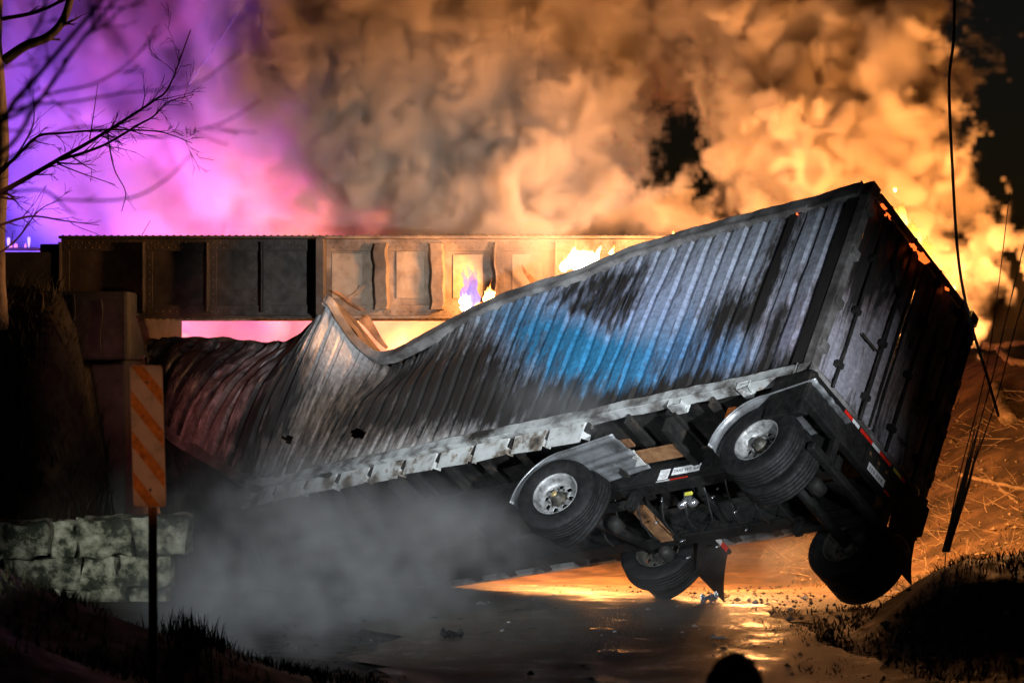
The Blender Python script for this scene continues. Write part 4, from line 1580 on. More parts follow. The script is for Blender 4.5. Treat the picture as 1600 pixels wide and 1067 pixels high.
ember(1380, 323, 25.78, 0.045, 0.022, 'glowing red ember below the top rear corner', 1)
ember(1387, 338, 25.83, 0.05, 0.025, 'second glowing ember below the top rear corner', 4)
ember(1427, 386, 26.10, 0.06, 0.03, 'red ember midway along the door header', 7)
ember(1441, 402, 26.16, 0.08, 0.045, 'brightest and largest ember on the door header', 11)
ember(1480, 452, 26.55, 0.03, 0.018, 'lowest small ember on the door header', 15)
ember(1246, 335, 26.40, 0.022, 0.012, 'tiny ember on the top rail of the side wall', 19)

# ------------------------------------------------------------------ bare trees
def twigs(mb, p, d, ln, r, depth, rn, spread=0.6):
    pts_, rad_ = [p], [r]
    n = 6
    q, dd = p.copy(), d.copy()
    for i in range(n):
        dd = (dd + Vector((rn.uniform(-1, 1), rn.uniform(-0.5, 0.5), rn.uniform(-0.8, 1))) * 0.13).normalized()
        q = q + dd * ln / n
        pts_.append(q.copy())
        rad_.append(max(0.0022, r * (1 - 0.8 * (i + 1) / n)))
    mb.add(tube(pts_, rad_, 5))
    if depth > 0:
        for k in range(rn.randint(2, 4)):
            i = rn.randint(1, n - 1)
            nd = (dd + Vector((rn.uniform(-1, 1), rn.uniform(-0.6, 0.6), rn.uniform(-1, 1))) * spread).normalized()
            twigs(mb, pts_[i], nd, ln * rn.uniform(0.35, 0.6), max(0.003, rad_[i] * 0.6), depth - 1, rn, spread)


def limb(mb, pix, d0, d1, r0, r1, rn, ntw, ln, depth=1, spread=0.7):
    n = len(pix)
    rows = [(i, *W(a, b, d0 + (d1 - d0) * i / (n - 1))) for i, (a, b) in enumerate(pix)]
    xs = np.linspace(0, n - 1, n * 5)
    c = spline(rows, xs)
    rad_ = [r0 + (r1 - r0) * x / (n - 1) for x in xs]
    mb.add(tube(c, rad_, 7))
    for k in range(ntw):
        i = rn.randint(2, len(xs) - 3)
        d = Vector(c[i + 1] - c[i - 1]).normalized()
        d = (d + Vector((rn.uniform(-0.6, 0.9), rn.uniform(-0.5, 0.5), rn.uniform(-0.9, 0.9)))).normalized()
        twigs(mb, Vector(c[i]), d, ln * rn.uniform(0.5, 1.2), rad_[i] * 0.55, depth, rn, spread)


def bare_tree(label, px, d, r, top, limbs, seed, mat='bark', trunk_w=None):
    base = W(px, 533, d)
    base.z = ground_z(base.x, base.y) - 0.05
    t = thing('bare_tree', label, 'tree', base, 'leafless trees on the left')
    rn = random.Random(seed)
    pts_ = [(0.05 * math.sin(k * 1.3 + seed), 0.05 * math.sin(k), k / 9 * (top - base.z)) for k in range(10)]
    mb = MB().add(tube(pts_, [r * (1 - 0.55 * k / 9) for k in range(10)], 12))
    mb.build('trunk', M[mat], t, smooth=True)
    mb = MB()
    for (pix, d0, d1, r0, r1, ntw, ln, depth) in limbs:
        limb(mb, pix, d0, d1, r0, r1, rn, ntw, ln, depth)
    mb.v = [tuple(Vector(a) - base) for a in mb.v]
    mb.build('crown', M['bark'], t, smooth=True)
    return t


bare_tree('leafless tree at the left edge with sharp dark twigs over the bridge', -45, 25, 0.16, 7.2, [
    ([(-45, 318), (0, 301), (60, 268), (94, 248), (140, 222), (185, 194), (240, 158), (265, 134), (298, 47)], 25, 24, 0.034, 0.006, 24, 0.42, 2),
    ([(94, 250), (160, 228), (215, 196), (240, 182), (262, 160), (303, 148)], 24.6, 24.2, 0.018, 0.004, 18, 0.32, 1),
    ([(-45, 300), (20, 250), (58, 214), (100, 208), (170, 203), (240, 205), (270, 212), (300, 224)], 25, 24.4, 0.020, 0.004, 18, 0.32, 2),
    ([(168, 205), (172, 235), (180, 268), (196, 300), (190, 331)], 24.5, 24.4, 0.010, 0.004, 5, 0.25, 0),
    ([(90, 256), (125, 270), (180, 289)], 24.7, 24.5, 0.009, 0.004, 4, 0.22, 0),
    ([(-40, 365), (5, 350), (50, 338), (100, 345), (155, 352)], 25, 24.6, 0.020, 0.004, 9, 0.30, 1),
    ([(-40, 300), (10, 262), (50, 200), (52, 145)], 25, 24.8, 0.018, 0.004, 7, 0.35, 1),
    ([(-45, 420), (20, 380), (60, 330), (95, 312)], 25, 24.8, 0.014, 0.004, 7, 0.30, 1),
    ([(140, 218), (146, 180), (153, 130)], 24.6, 24.5, 0.008, 0.003, 3, 0.2, 0),
    ([(218, 375), (226, 360), (235, 345)], 24.9, 24.9, 0.005, 0.003, 0, 0.2, 0),
], 2)
bare_tree('nearer leafless tree with thick blurred boughs across the top left', -330, 8.0, 0.12, 4.7, [
    ([(-330, 260), (-40, 210), (30, 150), (100, 70), (160, 0), (200, -60)], 8.0, 7.6, 0.0135, 0.0059, 9, 0.21, 1),
    ([(-330, 250), (-30, 250), (60, 160), (130, 60), (200, -20)], 8.0, 7.6, 0.0112, 0.0044, 8, 0.21, 1),
    ([(-330, 300), (-20, 200), (70, 150), (150, 130), (210, 90), (247, 40)], 8.0, 7.6, 0.0076, 0.0024, 6, 0.17, 1),
    ([(-330, 330), (0, 180), (110, 160), (200, 145), (300, 133), (376, 82)], 8.0, 7.6, 0.0064, 0.0020, 5, 0.14, 0),
    ([(-330, 350), (-20, 260), (110, 200), (230, 215), (340, 195), (410, 155)], 8.0, 7.6, 0.0059, 0.0020, 5, 0.14, 0),
    ([(-330, 380), (20, 300), (100, 312), (200, 310), (260, 280), (300, 240)], 8.0, 7.6, 0.0059, 0.0024, 4, 0.14, 0),
    ([(-330, 300), (-20, 120), (60, 40), (70, -20)], 8.0, 7.6, 0.0088, 0.0044, 6, 0.17, 1),
], 5)
bare_tree('pale barked tree trunk at the far left edge lit orange', 0, 30, 0.11, 9.0, [
    ([(6, 95), (40, 72), (75, 58), (100, 30), (115, -20)], 30, 29.8, 0.07, 0.05, 3, 0.4, 1),
    ([(4, 30), (60, 18), (120, -10)], 30, 29.8, 0.03, 0.02, 4, 0.4, 1),
], 9, 'bark_pale')

# ------------------------------------------------------------------ fallen cables, broken pole, brush on the right
def cable(name, label, pix, r, group=None, n=10, mat='cable'):
    rows = [(i, *W(a, b, d)) for i, (a, b, d) in enumerate(pix)]
    c = spline(rows, np.linspace(0, len(pix) - 1, len(pix) * 8))
    v, f = tube([Vector(p) for p in c], r, 8)
    o = mk(name, v, f, M[mat], None, smooth=True)
    return tag(o, label, 'cable', group)


cable('hanging_cable', 'thick black cable hanging down beside the smoke on the right', [(1492, -60, 23.5), (1490, 60, 23.4), (1483, 130, 23.3), (1488, 260, 23.2), (1497, 400, 23.1), (1513, 490, 23.0), (1540, 580, 23.2), (1560, 650, 23.6)], 0.016)
cable('loose_wire', 'thin wire slanting down at the right edge, leftmost of three', [(1578, 300, 24), (1556, 480, 24), (1536, 600, 23.8), (1500, 740, 23.2), (1478, 850, 22.6)], 0.006, 'wires slanting down on the right')
cable('loose_wire', 'thin wire slanting down at the right edge, middle one of three', [(1620, 300, 24), (1574, 490, 24), (1548, 600, 23.8), (1508, 740, 23.2), (1481, 850, 22.6)], 0.007, 'wires slanting down on the right')
cable('loose_wire', 'thin wire slanting down at the right edge, rightmost of three', [(1640, 330, 24), (1590, 500, 24), (1555, 630, 23.8), (1515, 745, 23.2), (1484, 852, 22.6)], 0.007, 'wires slanting down on the right')
for k, (off, lab) in enumerate(((0, 'short dark vine hanging straight below the broken pole on the right'),)):
    cable('hanging_vine', lab, [(1478, 850, 22.5), (1476, 900, 22.3), (1474, 955, 22.2), (1475, 985, 21.9)], 0.006)
# splintered pole: a bundle of long wood fibres
pole = thing('broken_pole', 'splintered leaning wooden pole stub wrapped in wires on the right', 'pole', W(1478, 858, 22.6))
po = Vector(pole.location)
pr = random.Random(3)
for k in range(9):
    a = W(1478 + pr.uniform(-5, 6), 862, 22.6 + pr.uniform(-0.05, 0.05))
    e = 730 - pr.uniform(0, 95)
    s = (862 - e) / (862 - 640)
    b = W(1478 + 58 * s + pr.uniform(-7, 8), e, 22.9 + pr.uniform(-0.08, 0.08))
    m_ = (a + b) / 2 + Vector((pr.uniform(-0.03, 0.03), 0, 0))
    v, f = tube([a - po, m_ - po, b - po], [0.013, 0.011, 0.003], 6)
    mk('splinter', v, f, M['wood'], pole, smooth=True)
# logs and branches on the hillside
def on_hill(px, py, d0=25, d1=48):
    """where the line of sight to this photo point meets the ground"""
    for d in np.arange(d0, d1, 0.05):
        p = W(px, py, d)
        if p.z < ground_z(p.x, p.y):
            return p
    return W(px, py, d1)


def log(name, label, pix, r0, r1, mat, cat, lift=0.5, seed=1, group=None):
    c = [on_hill(a, b) + Vector((0, 0, r0 * lift)) for a, b in pix]
    dm = sum(p.y for p in c) / len(c)
    rows = [(i, *p) for i, p in enumerate(c)]
    cc = spline(rows, np.linspace(0, len(c) - 1, len(c) * 6))
    n = len(cc)
    v, f = tube([Vector(p) + Vector((0, 0, 0.02 * mnoise.noise(Vector((i * 0.4, seed, 0))))) for i, p in enumerate(cc)], [(r0 + (r1 - r0) * i / (n - 1)) * (1 + 0.15 * math.sin(i * 1.3 + seed)) for i in range(n)], 10)
    return tag(mk(name, v, f, M[mat], None, smooth=True), label, cat, group)


log('fallen_log', 'short pale sawn log lying on the orange hillside at the right edge', [(1556, 612), (1560, 632), (1568, 652), (1577, 664)], 0.10, 0.14, 'wood', 'log', 0.9)
log('fallen_branch', 'pale forked branch lying across the hillside near the right edge, upper prong', [(1535, 545), (1560, 548), (1580, 543), (1610, 541)], 0.10, 0.05, 'wood', 'branch', 0.8, 4)
log('fallen_branch', 'pale forked branch lying across the hillside near the right edge, lower prong', [(1562, 552), (1575, 566), (1595, 572), (1625, 574)], 0.08, 0.06, 'wood', 'branch', 0.8, 6)
log('fallen_branch', 'long thin branch lying level across the hillside right of the broken pole', [(1500, 745), (1530, 752), (1565, 760), (1610, 770)], 0.035, 0.03, 'wood', 'branch', 1.0, 7)
log('fallen_branch', 'short pale plank-like branch on the hillside below the long thin branch', [(1563, 767), (1580, 780), (1590, 788)], 0.03, 0.02, 'wood', 'branch', 1.0, 8)
dr = random.Random(21)
STK = [((1500, 690), (1522, 702)), ((1488, 668), (1530, 690)), ((1498, 655), (1516, 640)), ((1508, 712), (1536, 738)), ((1490, 640), (1500, 620)), ((1495, 700), (1480, 688))]
WORDS = ['uppermost right', 'longest', 'steepest', 'lowest', 'topmost', 'leftmost']
for (a, b), wd in zip(STK, WORDS):
    log('stick', 'thin bright stick beside the container end on the hillside, %s of the cluster' % wd, [a, ((a[0] + b[0]) / 2 + 2, (a[1] + b[1]) / 2 - 3), b], 0.014, 0.006, 'wood', 'stick', 1.5, dr.random() * 9, 'sticks beside the container end')

br = random.Random(77)
mb = MB()
for _ in range(420):
    x, y = br.uniform(4.6, 9.5), br.uniform(26.5, 39)
    z = ground_z(x, y)
    a = br.uniform(0, 6.28)
    ln = br.uniform(0.15, 0.8)
    e = br.uniform(-0.05, 0.5)
    p = Vector((x, y, z))
    d_ = Vector((math.cos(a), math.sin(a) * 0.6, e)).normalized()
    twigs(mb, p, d_, ln, br.uniform(0.004, 0.012), 1 if ln > 0.5 else 0, br, 0.8)
o = mb.build('dry_brush', M['wood'])
o['kind'] = 'stuff'
o['label'] = 'tangled dry brush scattered over the orange hillside'

# ------------------------------------------------------------------ loose stones, weeds, litter on the ground
def blade_field(name, label, pts_, hmin, hmax, mat, seed, lean=0.3):
    rn = random.Random(seed)
    v, f = [], []
    for (x, y) in pts_:
        z = ground_z(x, y) - 0.02
        h = rn.uniform(hmin, hmax)
        a = rn.uniform(0, 6.28)
        w_ = 0.006 + 0.006 * rn.random()
        dx, dy = math.cos(a) * w_, math.sin(a) * w_
        lx, ly = rn.uniform(-lean, lean) * h, rn.uniform(-lean, lean) * h
        n = len(v)
        v += [(x - dx, y - dy, z), (x + dx, y + dy, z), (x + dx * 0.7 + lx * 0.35, y + dy * 0.7 + ly * 0.35, z + h * 0.6), (x - dx * 0.7 + lx * 0.35, y - dy * 0.7 + ly * 0.35, z + h * 0.6), (x + lx, y + ly, z + h)]
        f += [(n, n + 1, n + 2, n + 3), (n + 3, n + 2, n + 4)]
    o = mk(name, v, f, mat)
    o['kind'] = 'stuff'
    o['label'] = label
    return o


M['dry_grass'] = rough_mat('dry_grass', [(0.35, (0.012, 0.011, 0.006)), (0.6, (0.035, 0.029, 0.014))], 3, (0.7, 0.9), 0, 0)
gr = random.Random(31)
gp = []
for _ in range(9000):
    x, y = gr.uniform(-6, -0.9), gr.uniform(10.5, 19.5)
    if mnoise.noise(Vector((x * 1.3, y * 1.3, 0))) > -0.1:
        gp.append((x, y))
blade_field('bank_grass', 'short dry grass on the dark bank at the lower left', gp, 0.04, 0.13, M['dry_grass'], 1, 0.6)
gp = []
for _ in range(7000):
    x, y = gr.uniform(2.6, 7.5), gr.uniform(19.5, 24.8)
    if mnoise.noise(Vector((x * 1.1, y * 1.1, 3))) > -0.15:
        gp.append((x, y))
blade_field('mound_grass', 'short dry grass on the dark mound at the lower right', gp, 0.03, 0.12, M['dry_grass'], 2, 0.7)
gp = []
for _ in range(300):
    a = W(gr.gauss(300, 26), 960, 1)
    y = gr.uniform(15.5, 18.5)
    gp.append((a.x * y, y))
blade_field('weeds', 'tall dry weeds at the edge of the bank below the hazard sign', gp, 0.05, 0.30, M['dry_grass'], 3, 0.25)
gp = []
for _ in range(4200):
    x, y = gr.uniform(-9.5, -4.9), gr.uniform(27.3, 31.0)
    gp.append((x, y))
blade_field('embankment_grass', 'dead grass on the dark railway embankment at the left', gp, 0.08, 0.30, M['dry_grass'], 4, 0.8)
gp = []
for _ in range(5200):
    x, y = gr.uniform(4.2, 11.0), gr.uniform(26, 42)
    if mnoise.noise(Vector((x * 0.8, y * 0.8, 7))) > 0.0:
        gp.append((x, y))
blade_field('hillside_grass', 'sparse dead grass on the orange lit hillside', gp, 0.03, 0.12, M['dry_grass'], 5, 1.0)


def rubble(name, label, n, fn, smin, smax, mat, seed):
    rn = random.Random(seed)
    mb = MB()
    for _ in range(n):
        x, y = fn(rn)
        s = smin * (smax / smin) ** (rn.random() ** 2)
        z = ground_z(x, y) + 0.03
        v = []
        for p in ((1, 0, 0), (-1, 0, 0), (0, 1, 0), (0, -1, 0), (0, 0, 1), (0, 0, -1)):
            v.append((x + p[0] * s * rn.uniform(0.6, 1.2), y + p[1] * s * rn.uniform(0.6, 1.2), z + p[2] * s * rn.uniform(0.4, 0.8)))
        mb.add((v, [(0, 2, 4), (2, 1, 4), (1, 3, 4), (3, 0, 4), (2, 0, 5), (1, 2, 5), (3, 1, 5), (0, 3, 5)]))
    o = mb.build(name, mat)
    o['kind'] = 'stuff'
    o['label'] = label
rubble('road_grit', 'grit and ash scattered over the wet road', 2600, lambda r: (r.uniform(-2.5, 4.0), r.uniform(18, 32)), 0.006, 0.035, M['soot'], 5)
rubble('road_scraps', 'burnt scraps and flakes strewn over the road by the wreck', 420, lambda r: (r.gauss(1.2, 1.5), r.uniform(19.2, 28)), 0.012, 0.075, M['rail'], 15)
rubble('hillside_stones', 'pale stones scattered over the orange hillside', 700, lambda r: (r.uniform(4.3, 9.5), r.uniform(25, 40)), 0.012, 0.06, M['wood'], 6)

def litter(label, px, py, wpx, hpx, mat, seed, name='debris', cat='debris'):
    for d in np.arange(17, 34, 0.05):
        p = W(px, py, d)
        if p.z < ground_z(p.x, p.y) + 0.03:
            break
    s = p.y / FPX
    bm = bmesh.new()
    bmesh.ops.create_grid(bm, x_segments=9, y_segments=6, size=0.5)
    for v_ in bm.verts:
        q = v_.co.copy()
        v_.co = Vector((q.x * wpx * s * (1 + 0.3 * mnoise.noise(q * 4 + Vector((seed, 0, 0)))), q.y * wpx * s * 0.6, hpx * s * (0.5 + 0.8 * mnoise.noise(q * 3.3 + Vector((seed, 5, 0))))))
    me = bpy.data.meshes.new(name)
    bm.to_mesh(me)
    bm.free()
    me.materials.append(mat)
    o = bpy.data.objects.new(name, me)
    o.location = p + Vector((0, 0, 0.012))
    so2 = o.modifiers.new('solid', 'SOLIDIFY')
    so2.thickness = 0.008
    COL.objects.link(o)
    tag(o, label, cat, 'scraps on the ground')
litter('crumpled pale scrap on the dark mound at the right', 1356, 932, 32, 9, M['white'], 1)
litter('bright bent scrap of metal by the foot of the front mud flap', 1108, 945, 26, 20, M['chrome'], 4)
litter('dark crumpled lump of debris on the road left of centre', 706, 1002, 34, 20, M['soot'], 7)
litter('thin pale strip lying on the road behind the person', 1122, 998, 22, 3, M['white'], 9)
litter('small pale scrap at the lower right below the mound', 1396, 1014, 10, 5, M['white'], 12)
cable('bent_wire', 'dark loop of wire lying on the orange lit road', [(1162, 972, 24.0), (1168, 985, 23.6), (1190, 984, 23.5), (1196, 974, 23.7), (1172, 970, 24.0), (1200, 973, 23.9), (1255, 972, 23.9), (1278, 978, 23.8)], 0.008)

# ------------------------------------------------------------------ onlooker with the back turned
px0 = W(1150, 1022, 7.6)
gz = ground_z(px0.x, 7.6)
person = thing('person', 'dark silhouetted person in a black coat seen from behind at the bottom edge', 'person', (px0.x, 7.6, gz))
HT = px0.z - gz
k_ = HT / 1.80
J = [((0, 0, 0.98), 0.155), ((0, 0, 1.15), 0.150), ((0, 0.01, 1.32), 0.165), ((0, 0.01, 1.45), 0.12), ((0, 0.01, 1.53), 0.062),
     ((0.17, 0, 1.44), 0.075), ((0.24, 0, 1.18), 0.055), ((0.25, 0.08, 0.93), 0.042), ((0.25, 0.11, 0.84), 0.035),
     ((-0.17, 0, 1.44), 0.075), ((-0.24, 0, 1.18), 0.055), ((-0.25, 0.08, 0.93), 0.042), ((-0.25, 0.11, 0.84), 0.035),
     ((0.10, 0, 0.88), 0.095), ((0.11, 0.01, 0.50), 0.068), ((0.115, -0.01, 0.10), 0.048), ((0.12, 0.13, 0.045), 0.04),
     ((-0.10, 0, 0.88), 0.095), ((-0.11, 0.01, 0.50), 0.068), ((-0.115, -0.01, 0.10), 0.048), ((-0.12, 0.13, 0.045), 0.04)]
ED = [(0, 1), (1, 2), (2, 3), (3, 4), (3, 5), (5, 6), (6, 7), (7, 8), (3, 9), (9, 10), (10, 11), (11, 12), (0, 13), (13, 14), (14, 15), (15, 16), (0, 17), (17, 18), (18, 19), (19, 20)]
me = bpy.data.meshes.new('body')
me.from_pydata([tuple(Vector(a) * k_) for a, b in J], ED, [])
body = bpy.data.objects.new('body', me)
COL.objects.link(body)
body.parent = person
me.materials.append(M['cloth'])
skm = body.modifiers.new('skin', 'SKIN')
for i, (a, b) in enumerate(J):
    me.skin_vertices[0].data[i].radius = (b * k_, b * k_)
me.skin_vertices[0].data[0].use_root = True
ss = body.modifiers.new('sub', 'SUBSURF')
ss.levels = ss.render_levels = 2
bm = bmesh.new()
bmesh.ops.create_icosphere(bm, subdivisions=4, radius=1)
for v_ in bm.verts:
    q = v_.co.copy()
    w_ = 0.078 * (1 - 0.16 * max(0, -q.z))
    c = Vector((q.x * w_, q.y * 0.098, q.z * 0.118))
    if q.y > 0.55 and -0.35 < q.z < 0.1 and abs(q.x) < 0.2:
        c.y += 0.02 * (1 - abs(q.x) / 0.2)
    v_.co = (c + Vector((0, 0.02, 1.665))) * k_
for sx in (-1, 1):
    r = bmesh.ops.create_icosphere(bm, subdivisions=2, radius=1)
    for v_ in r['verts']:
        q = v_.co.copy()
        v_.co = (Vector((sx * 0.08 + q.x * 0.012, 0.02 + q.y * 0.02, 1.655 + q.z * 0.034))) * k_
me = bpy.data.meshes.new('head')
bm.to_mesh(me)
bm.free()
me.materials.append(M['skin'])
me.polygons.foreach_set('use_smooth', [True] * len(me.polygons))
hd = bpy.data.objects.new('head', me)
COL.objects.link(hd)
hd.parent = person
bm = bmesh.new()
bmesh.ops.create_icosphere(bm, subdivisions=5, radius=1)
dead = []
for v_ in bm.verts:
    q = v_.co.copy()
    if q.y > 0.45 and q.z < 0.35 or q.z < -0.62:
        dead.append(v_)
    nn = 1 + 0.07 * mnoise.fractal(q * 5, 1, 2, 4)
    v_.co = (Vector((q.x * 0.092 * nn, q.y * 0.112 * nn, q.z * 0.130 * nn)) + Vector((0, 0.012, 1.672))) * k_
bmesh.ops.delete(bm, geom=dead, context='VERTS')
me = bpy.data.meshes.new('hair')
bm.to_mesh(me)
bm.free()
me.materials.append(M['hair'])
hr_ = bpy.data.objects.new('hair', me)
COL.objects.link(hr_)
hr_.parent = person

# ------------------------------------------------------------------ emergency vehicle behind the embankment
evz = ground_z(-9.3, 39.9)
ev = thing('emergency_vehicle', 'emergency vehicle behind the left embankment showing only its blue and red lights', 'vehicle', (-9.3, 39.9, evz))
lbz = 4.60 - evz
mk('body', *box(-1.5, 1.9, -0.9, 1.2, 0.45, lbz - 0.005), M['white'], ev, bevel=0.08)
mk('cab', *box(1.92, 3.4, -0.85, 1.15, 0.45, 2.1), M['white'], ev, bevel=0.12)
mk('windscreen', *box(3.38, 3.42, -0.7, 1.0, 1.35, 2.0), M['black'], ev)
for cx in (-1.0, 2.6):
    for cy2 in (-0.82, 1.1):
        vv, ff = lathe([(0.001, 0.12), (0.2, 0.12), (0.4, 0.1), (0.45, 0.0), (0.4, -0.1), (0.001, -0.12)], 20)
        mk('wheel', [(a + cx, b + cy2, c + 0.45) for a, b, c in vv], ff, M['tyre'], ev, smooth=True)
bar = mk('light_bar', *box(0.2, 0.95, -0.85, -0.55, lbz, lbz + 0.05), M['black'], ev, bevel=0.01)
for k, (cx, cz, mt, r) in enumerate(((0.28, 0.06, 'blue_lens', 0.035), (0.44, 0.04, 'red_lens', 0.03), (0.53, 0.05, 'red_lens', 0.035), (0.70, 0.05, 'red_lens', 0.02), (0.40, 0.16, 'blue_lens', 0.03), (0.76, 0.17, 'blue_lens', 0.028))):
    vv, ff = lathe([(0.001, 0.03), (r * 0.7, 0.026), (r, 0.0), (r, -0.05), (0.001, -0.05 - cz)], 12)
    mk('lens', [(a + cx, -0.7 + c, lbz + 0.05 + b + cz) for a, b, c in vv], ff, M[mt], bar, smooth=True)

# ------------------------------------------------------------------ hose stream above the bridge
mj, N, L, P = newmat('water_spray')
P.inputs['Base Color'].default_value = (0.85, 0.85, 0.9, 1)
P.inputs['Roughness'].default_value = 0.3
nz = N.new('ShaderNodeTexNoise')
nz.inputs['Scale'].default_value = 9
mr = N.new('ShaderNodeMapRange')
mr.inputs[1].default_value = 0.4
mr.inputs[2].default_value = 0.75
mr.inputs[3].default_value = 0.25
mr.inputs[4].default_value = 0.80
L.new(nz.outputs[0], mr.inputs[0])
L.new(mr.outputs[0], P.inputs['Alpha'])
jp = [(i, *W(a, b, 36.9)) for i, (a, b) in enumerate(((296, 132), (318, 100), (342, 65), (360, 38), (376, 8)))]
jc = spline(jp, np.linspace(0, 4, 28))
v, f = tube([Vector(p) for p in jc], [0.012 + 0.022 * k / 27 + 0.008 * mnoise.noise(Vector((k * 0.9, 0, 0))) for k in range(28)], 8)
tag(mk('water_jet', v, f, mj, None, smooth=True), 'thin pale jet of water slanting through the violet smoke', 'water jet')

# ------------------------------------------------------------------ smoke (real volume grids)
def band(n, vx, lam, rng):
    k0, k1, k2 = np.fft.fftfreq(n[0], vx), np.fft.fftfreq(n[1], vx), np.fft.rfftfreq(n[2], vx)
    K = np.sqrt(k0[:, None, None]**2 + k1[None, :, None]**2 + k2[None, None, :]**2)
    fl_ = np.exp(-(np.log2(K * lam + 1e-9) / 0.6)**2).astype(np.float32)
    g = np.fft.irfftn(np.fft.rfftn(rng.standard_normal(n, dtype=np.float32)) * fl_, s=tuple(n))
    return (g / g.std()).astype(np.float32)


def smoke_volume(name, label, mn, mx, n, dens, colour, anis=0.0):
    me = bpy.data.meshes.new(name)
    me.vertices.add(dens.size)
    co = np.zeros((dens.size, 3), np.float32)
    co[:] = (mn + mx) / 2
    co[0], co[-1] = mn, mx
    me.vertices.foreach_set('co', co.ravel())
    at = me.attributes.new('smoke_density', 'FLOAT', 'POINT')
    at.data.foreach_set('value', np.ascontiguousarray(dens.ravel(order='F'), dtype=np.float32))
    ob = bpy.data.objects.new(name, me)
    COL.objects.link(ob)
    ob['kind'] = 'stuff'
    ob['label'] = label
    ng = bpy.data.node_groups.new(name, 'GeometryNodeTree')
    ng.interface.new_socket('Geometry', in_out='INPUT', socket_type='NodeSocketGeometry')
    ng.interface.new_socket('Geometry', in_out='OUTPUT', socket_type='NodeSocketGeometry')
    N, L = ng.nodes, ng.links
    gi, go = N.new('NodeGroupInput'), N.new('NodeGroupOutput')
    vc, si, na = N.new('GeometryNodeVolumeCube'), N.new('GeometryNodeSampleIndex'), N.new('GeometryNodeInputNamedAttribute')
    na.inputs[0].default_value = 'smoke_density'
    pos, sm = N.new('GeometryNodeInputPosition'), N.new('GeometryNodeSetMaterial')
    L.new(gi.outputs[0], si.inputs[0])
    L.new(na.outputs[0], si.inputs[1])
    def vm(op, src, val=None):
        q = N.new('ShaderNodeVectorMath')
        q.operation = op
        L.new(src, q.inputs[0])
        if val is not None:
            q.inputs[1].default_value = [float(a) for a in val]
        return q
    a = vm('SUBTRACT', pos.outputs[0], mn)
    a = vm('MULTIPLY', a.outputs[0], (n - 1) / (mx - mn))
    a = vm('ADD', a.outputs[0], (0.5, 0.5, 0.5))
    a = vm('FLOOR', a.outputs[0])
    a = vm('DOT_PRODUCT', a.outputs[0], (1, n[0], n[0] * n[1]))
    L.new(a.outputs['Value'], si.inputs[2])
    L.new(si.outputs[0], vc.inputs['Density'])
    vc.inputs['Min'].default_value = [float(q) for q in mn]
    vc.inputs['Max'].default_value = [float(q) for q in mx]
    for i, ax_ in enumerate('XYZ'):
        vc.inputs['Resolution ' + ax_].default_value = int(n[i])
    L.new(vc.outputs[0], sm.inputs[0])
    L.new(sm.outputs[0], go.inputs[0])
    m = bpy.data.materials.new(name)
    m.use_nodes = True
    t = m.node_tree
    t.nodes.remove(t.nodes['Principled BSDF'])
    pvn = t.nodes.new('ShaderNodeVolumePrincipled')
    t.links.new(pvn.outputs[0], t.nodes['Material Output'].inputs['Volume'])
    pvn.inputs['Color'].default_value = (*colour, 1)
    pvn.inputs['Density'].default_value = 1
    pvn.inputs['Anisotropy'].default_value = anis
    sm.inputs['Material'].default_value = m
    me.materials.append(m)
    ob.modifiers.new('smoke', 'NODES').node_group = ng
    return ob


def grid(mn, mx, vx):
    n = np.round((mx - mn) / vx).astype(int) + 1
    # even sizes keep the FFT quick
    n = n + (n % 2)
    X = np.linspace(mn[0], mx[0], n[0], dtype=np.float32)[:, None, None]
    Y = np.linspace(mn[1], mx[1], n[1], dtype=np.float32)[None, :, None]
    Z = np.linspace(mn[2], mx[2], n[2], dtype=np.float32)[None, None, :]
    return n, X, Y, Z


def plume(mn, mx, vx, puffs, seed, lam0, octs, amp, edge, sig, warp, gain=0.56, union=0.4):
    """density grid: a union of balls of smoke, its skin pushed out into cauliflower billows"""
    n, X, Y, Z = grid(mn, mx, vx)
    rng = np.random.default_rng(seed)
    bill = np.zeros(n, np.float32)
    a_, lam = 1.0, lam0
    keep = []
    for i in range(octs):
        g = band(n, vx, lam, rng)
        if i < 2:
            keep.append(g)
        bill += a_ * (np.abs(g) - 0.8)
        a_ *= gain
        lam *= 0.5
    # swirl the small structure with a slow displacement
    I = np.indices(tuple(n), dtype=np.int32)
    for ax_ in range(3):
        w_ = band(n, vx, lam0 * 0.55, rng) * warp + band(n, vx, lam0 * 0.22, rng) * warp * 0.4
        I[ax_] = np.clip(I[ax_] + np.round(w_ / vx).astype(np.int32), 0, n[ax_] - 1)
    bill = bill[I[0], I[1], I[2]]
    del I
    sdf = np.full(n, 9.0, np.float32)
    for px, py, d, r in puffs:
        c = W(px, py, d)
        q = np.sqrt((X - c.x)**2 + (Y - c.y)**2 + (Z - c.z)**2) - np.float32(r)
        h = np.clip(0.5 + 0.5 * (sdf - q) / union, 0, 1)
        sdf = sdf * (1 - h) + q * h - union * h * (1 - h)
    crisp = sst(1.2, 3.4, X) if edge < 0.5 else 1.0
    e_ = edge * (1.9 - 0.9 * crisp + 1.3 * sst(0.8, -1.2, X)) if edge < 0.5 else edge
    dens = np.clip((-sdf + amp * bill * (0.72 + 0.28 * crisp) + 0.25 * (e_ - edge)) / e_, 0, 1) * (0.80 + 0.20 * crisp)
    dens *= np.clip(0.8 + 0.45 * keep[1] + 0.25 * keep[0], 0.15, 1.8) * sig
    return n, X, Y, Z, dens, keep


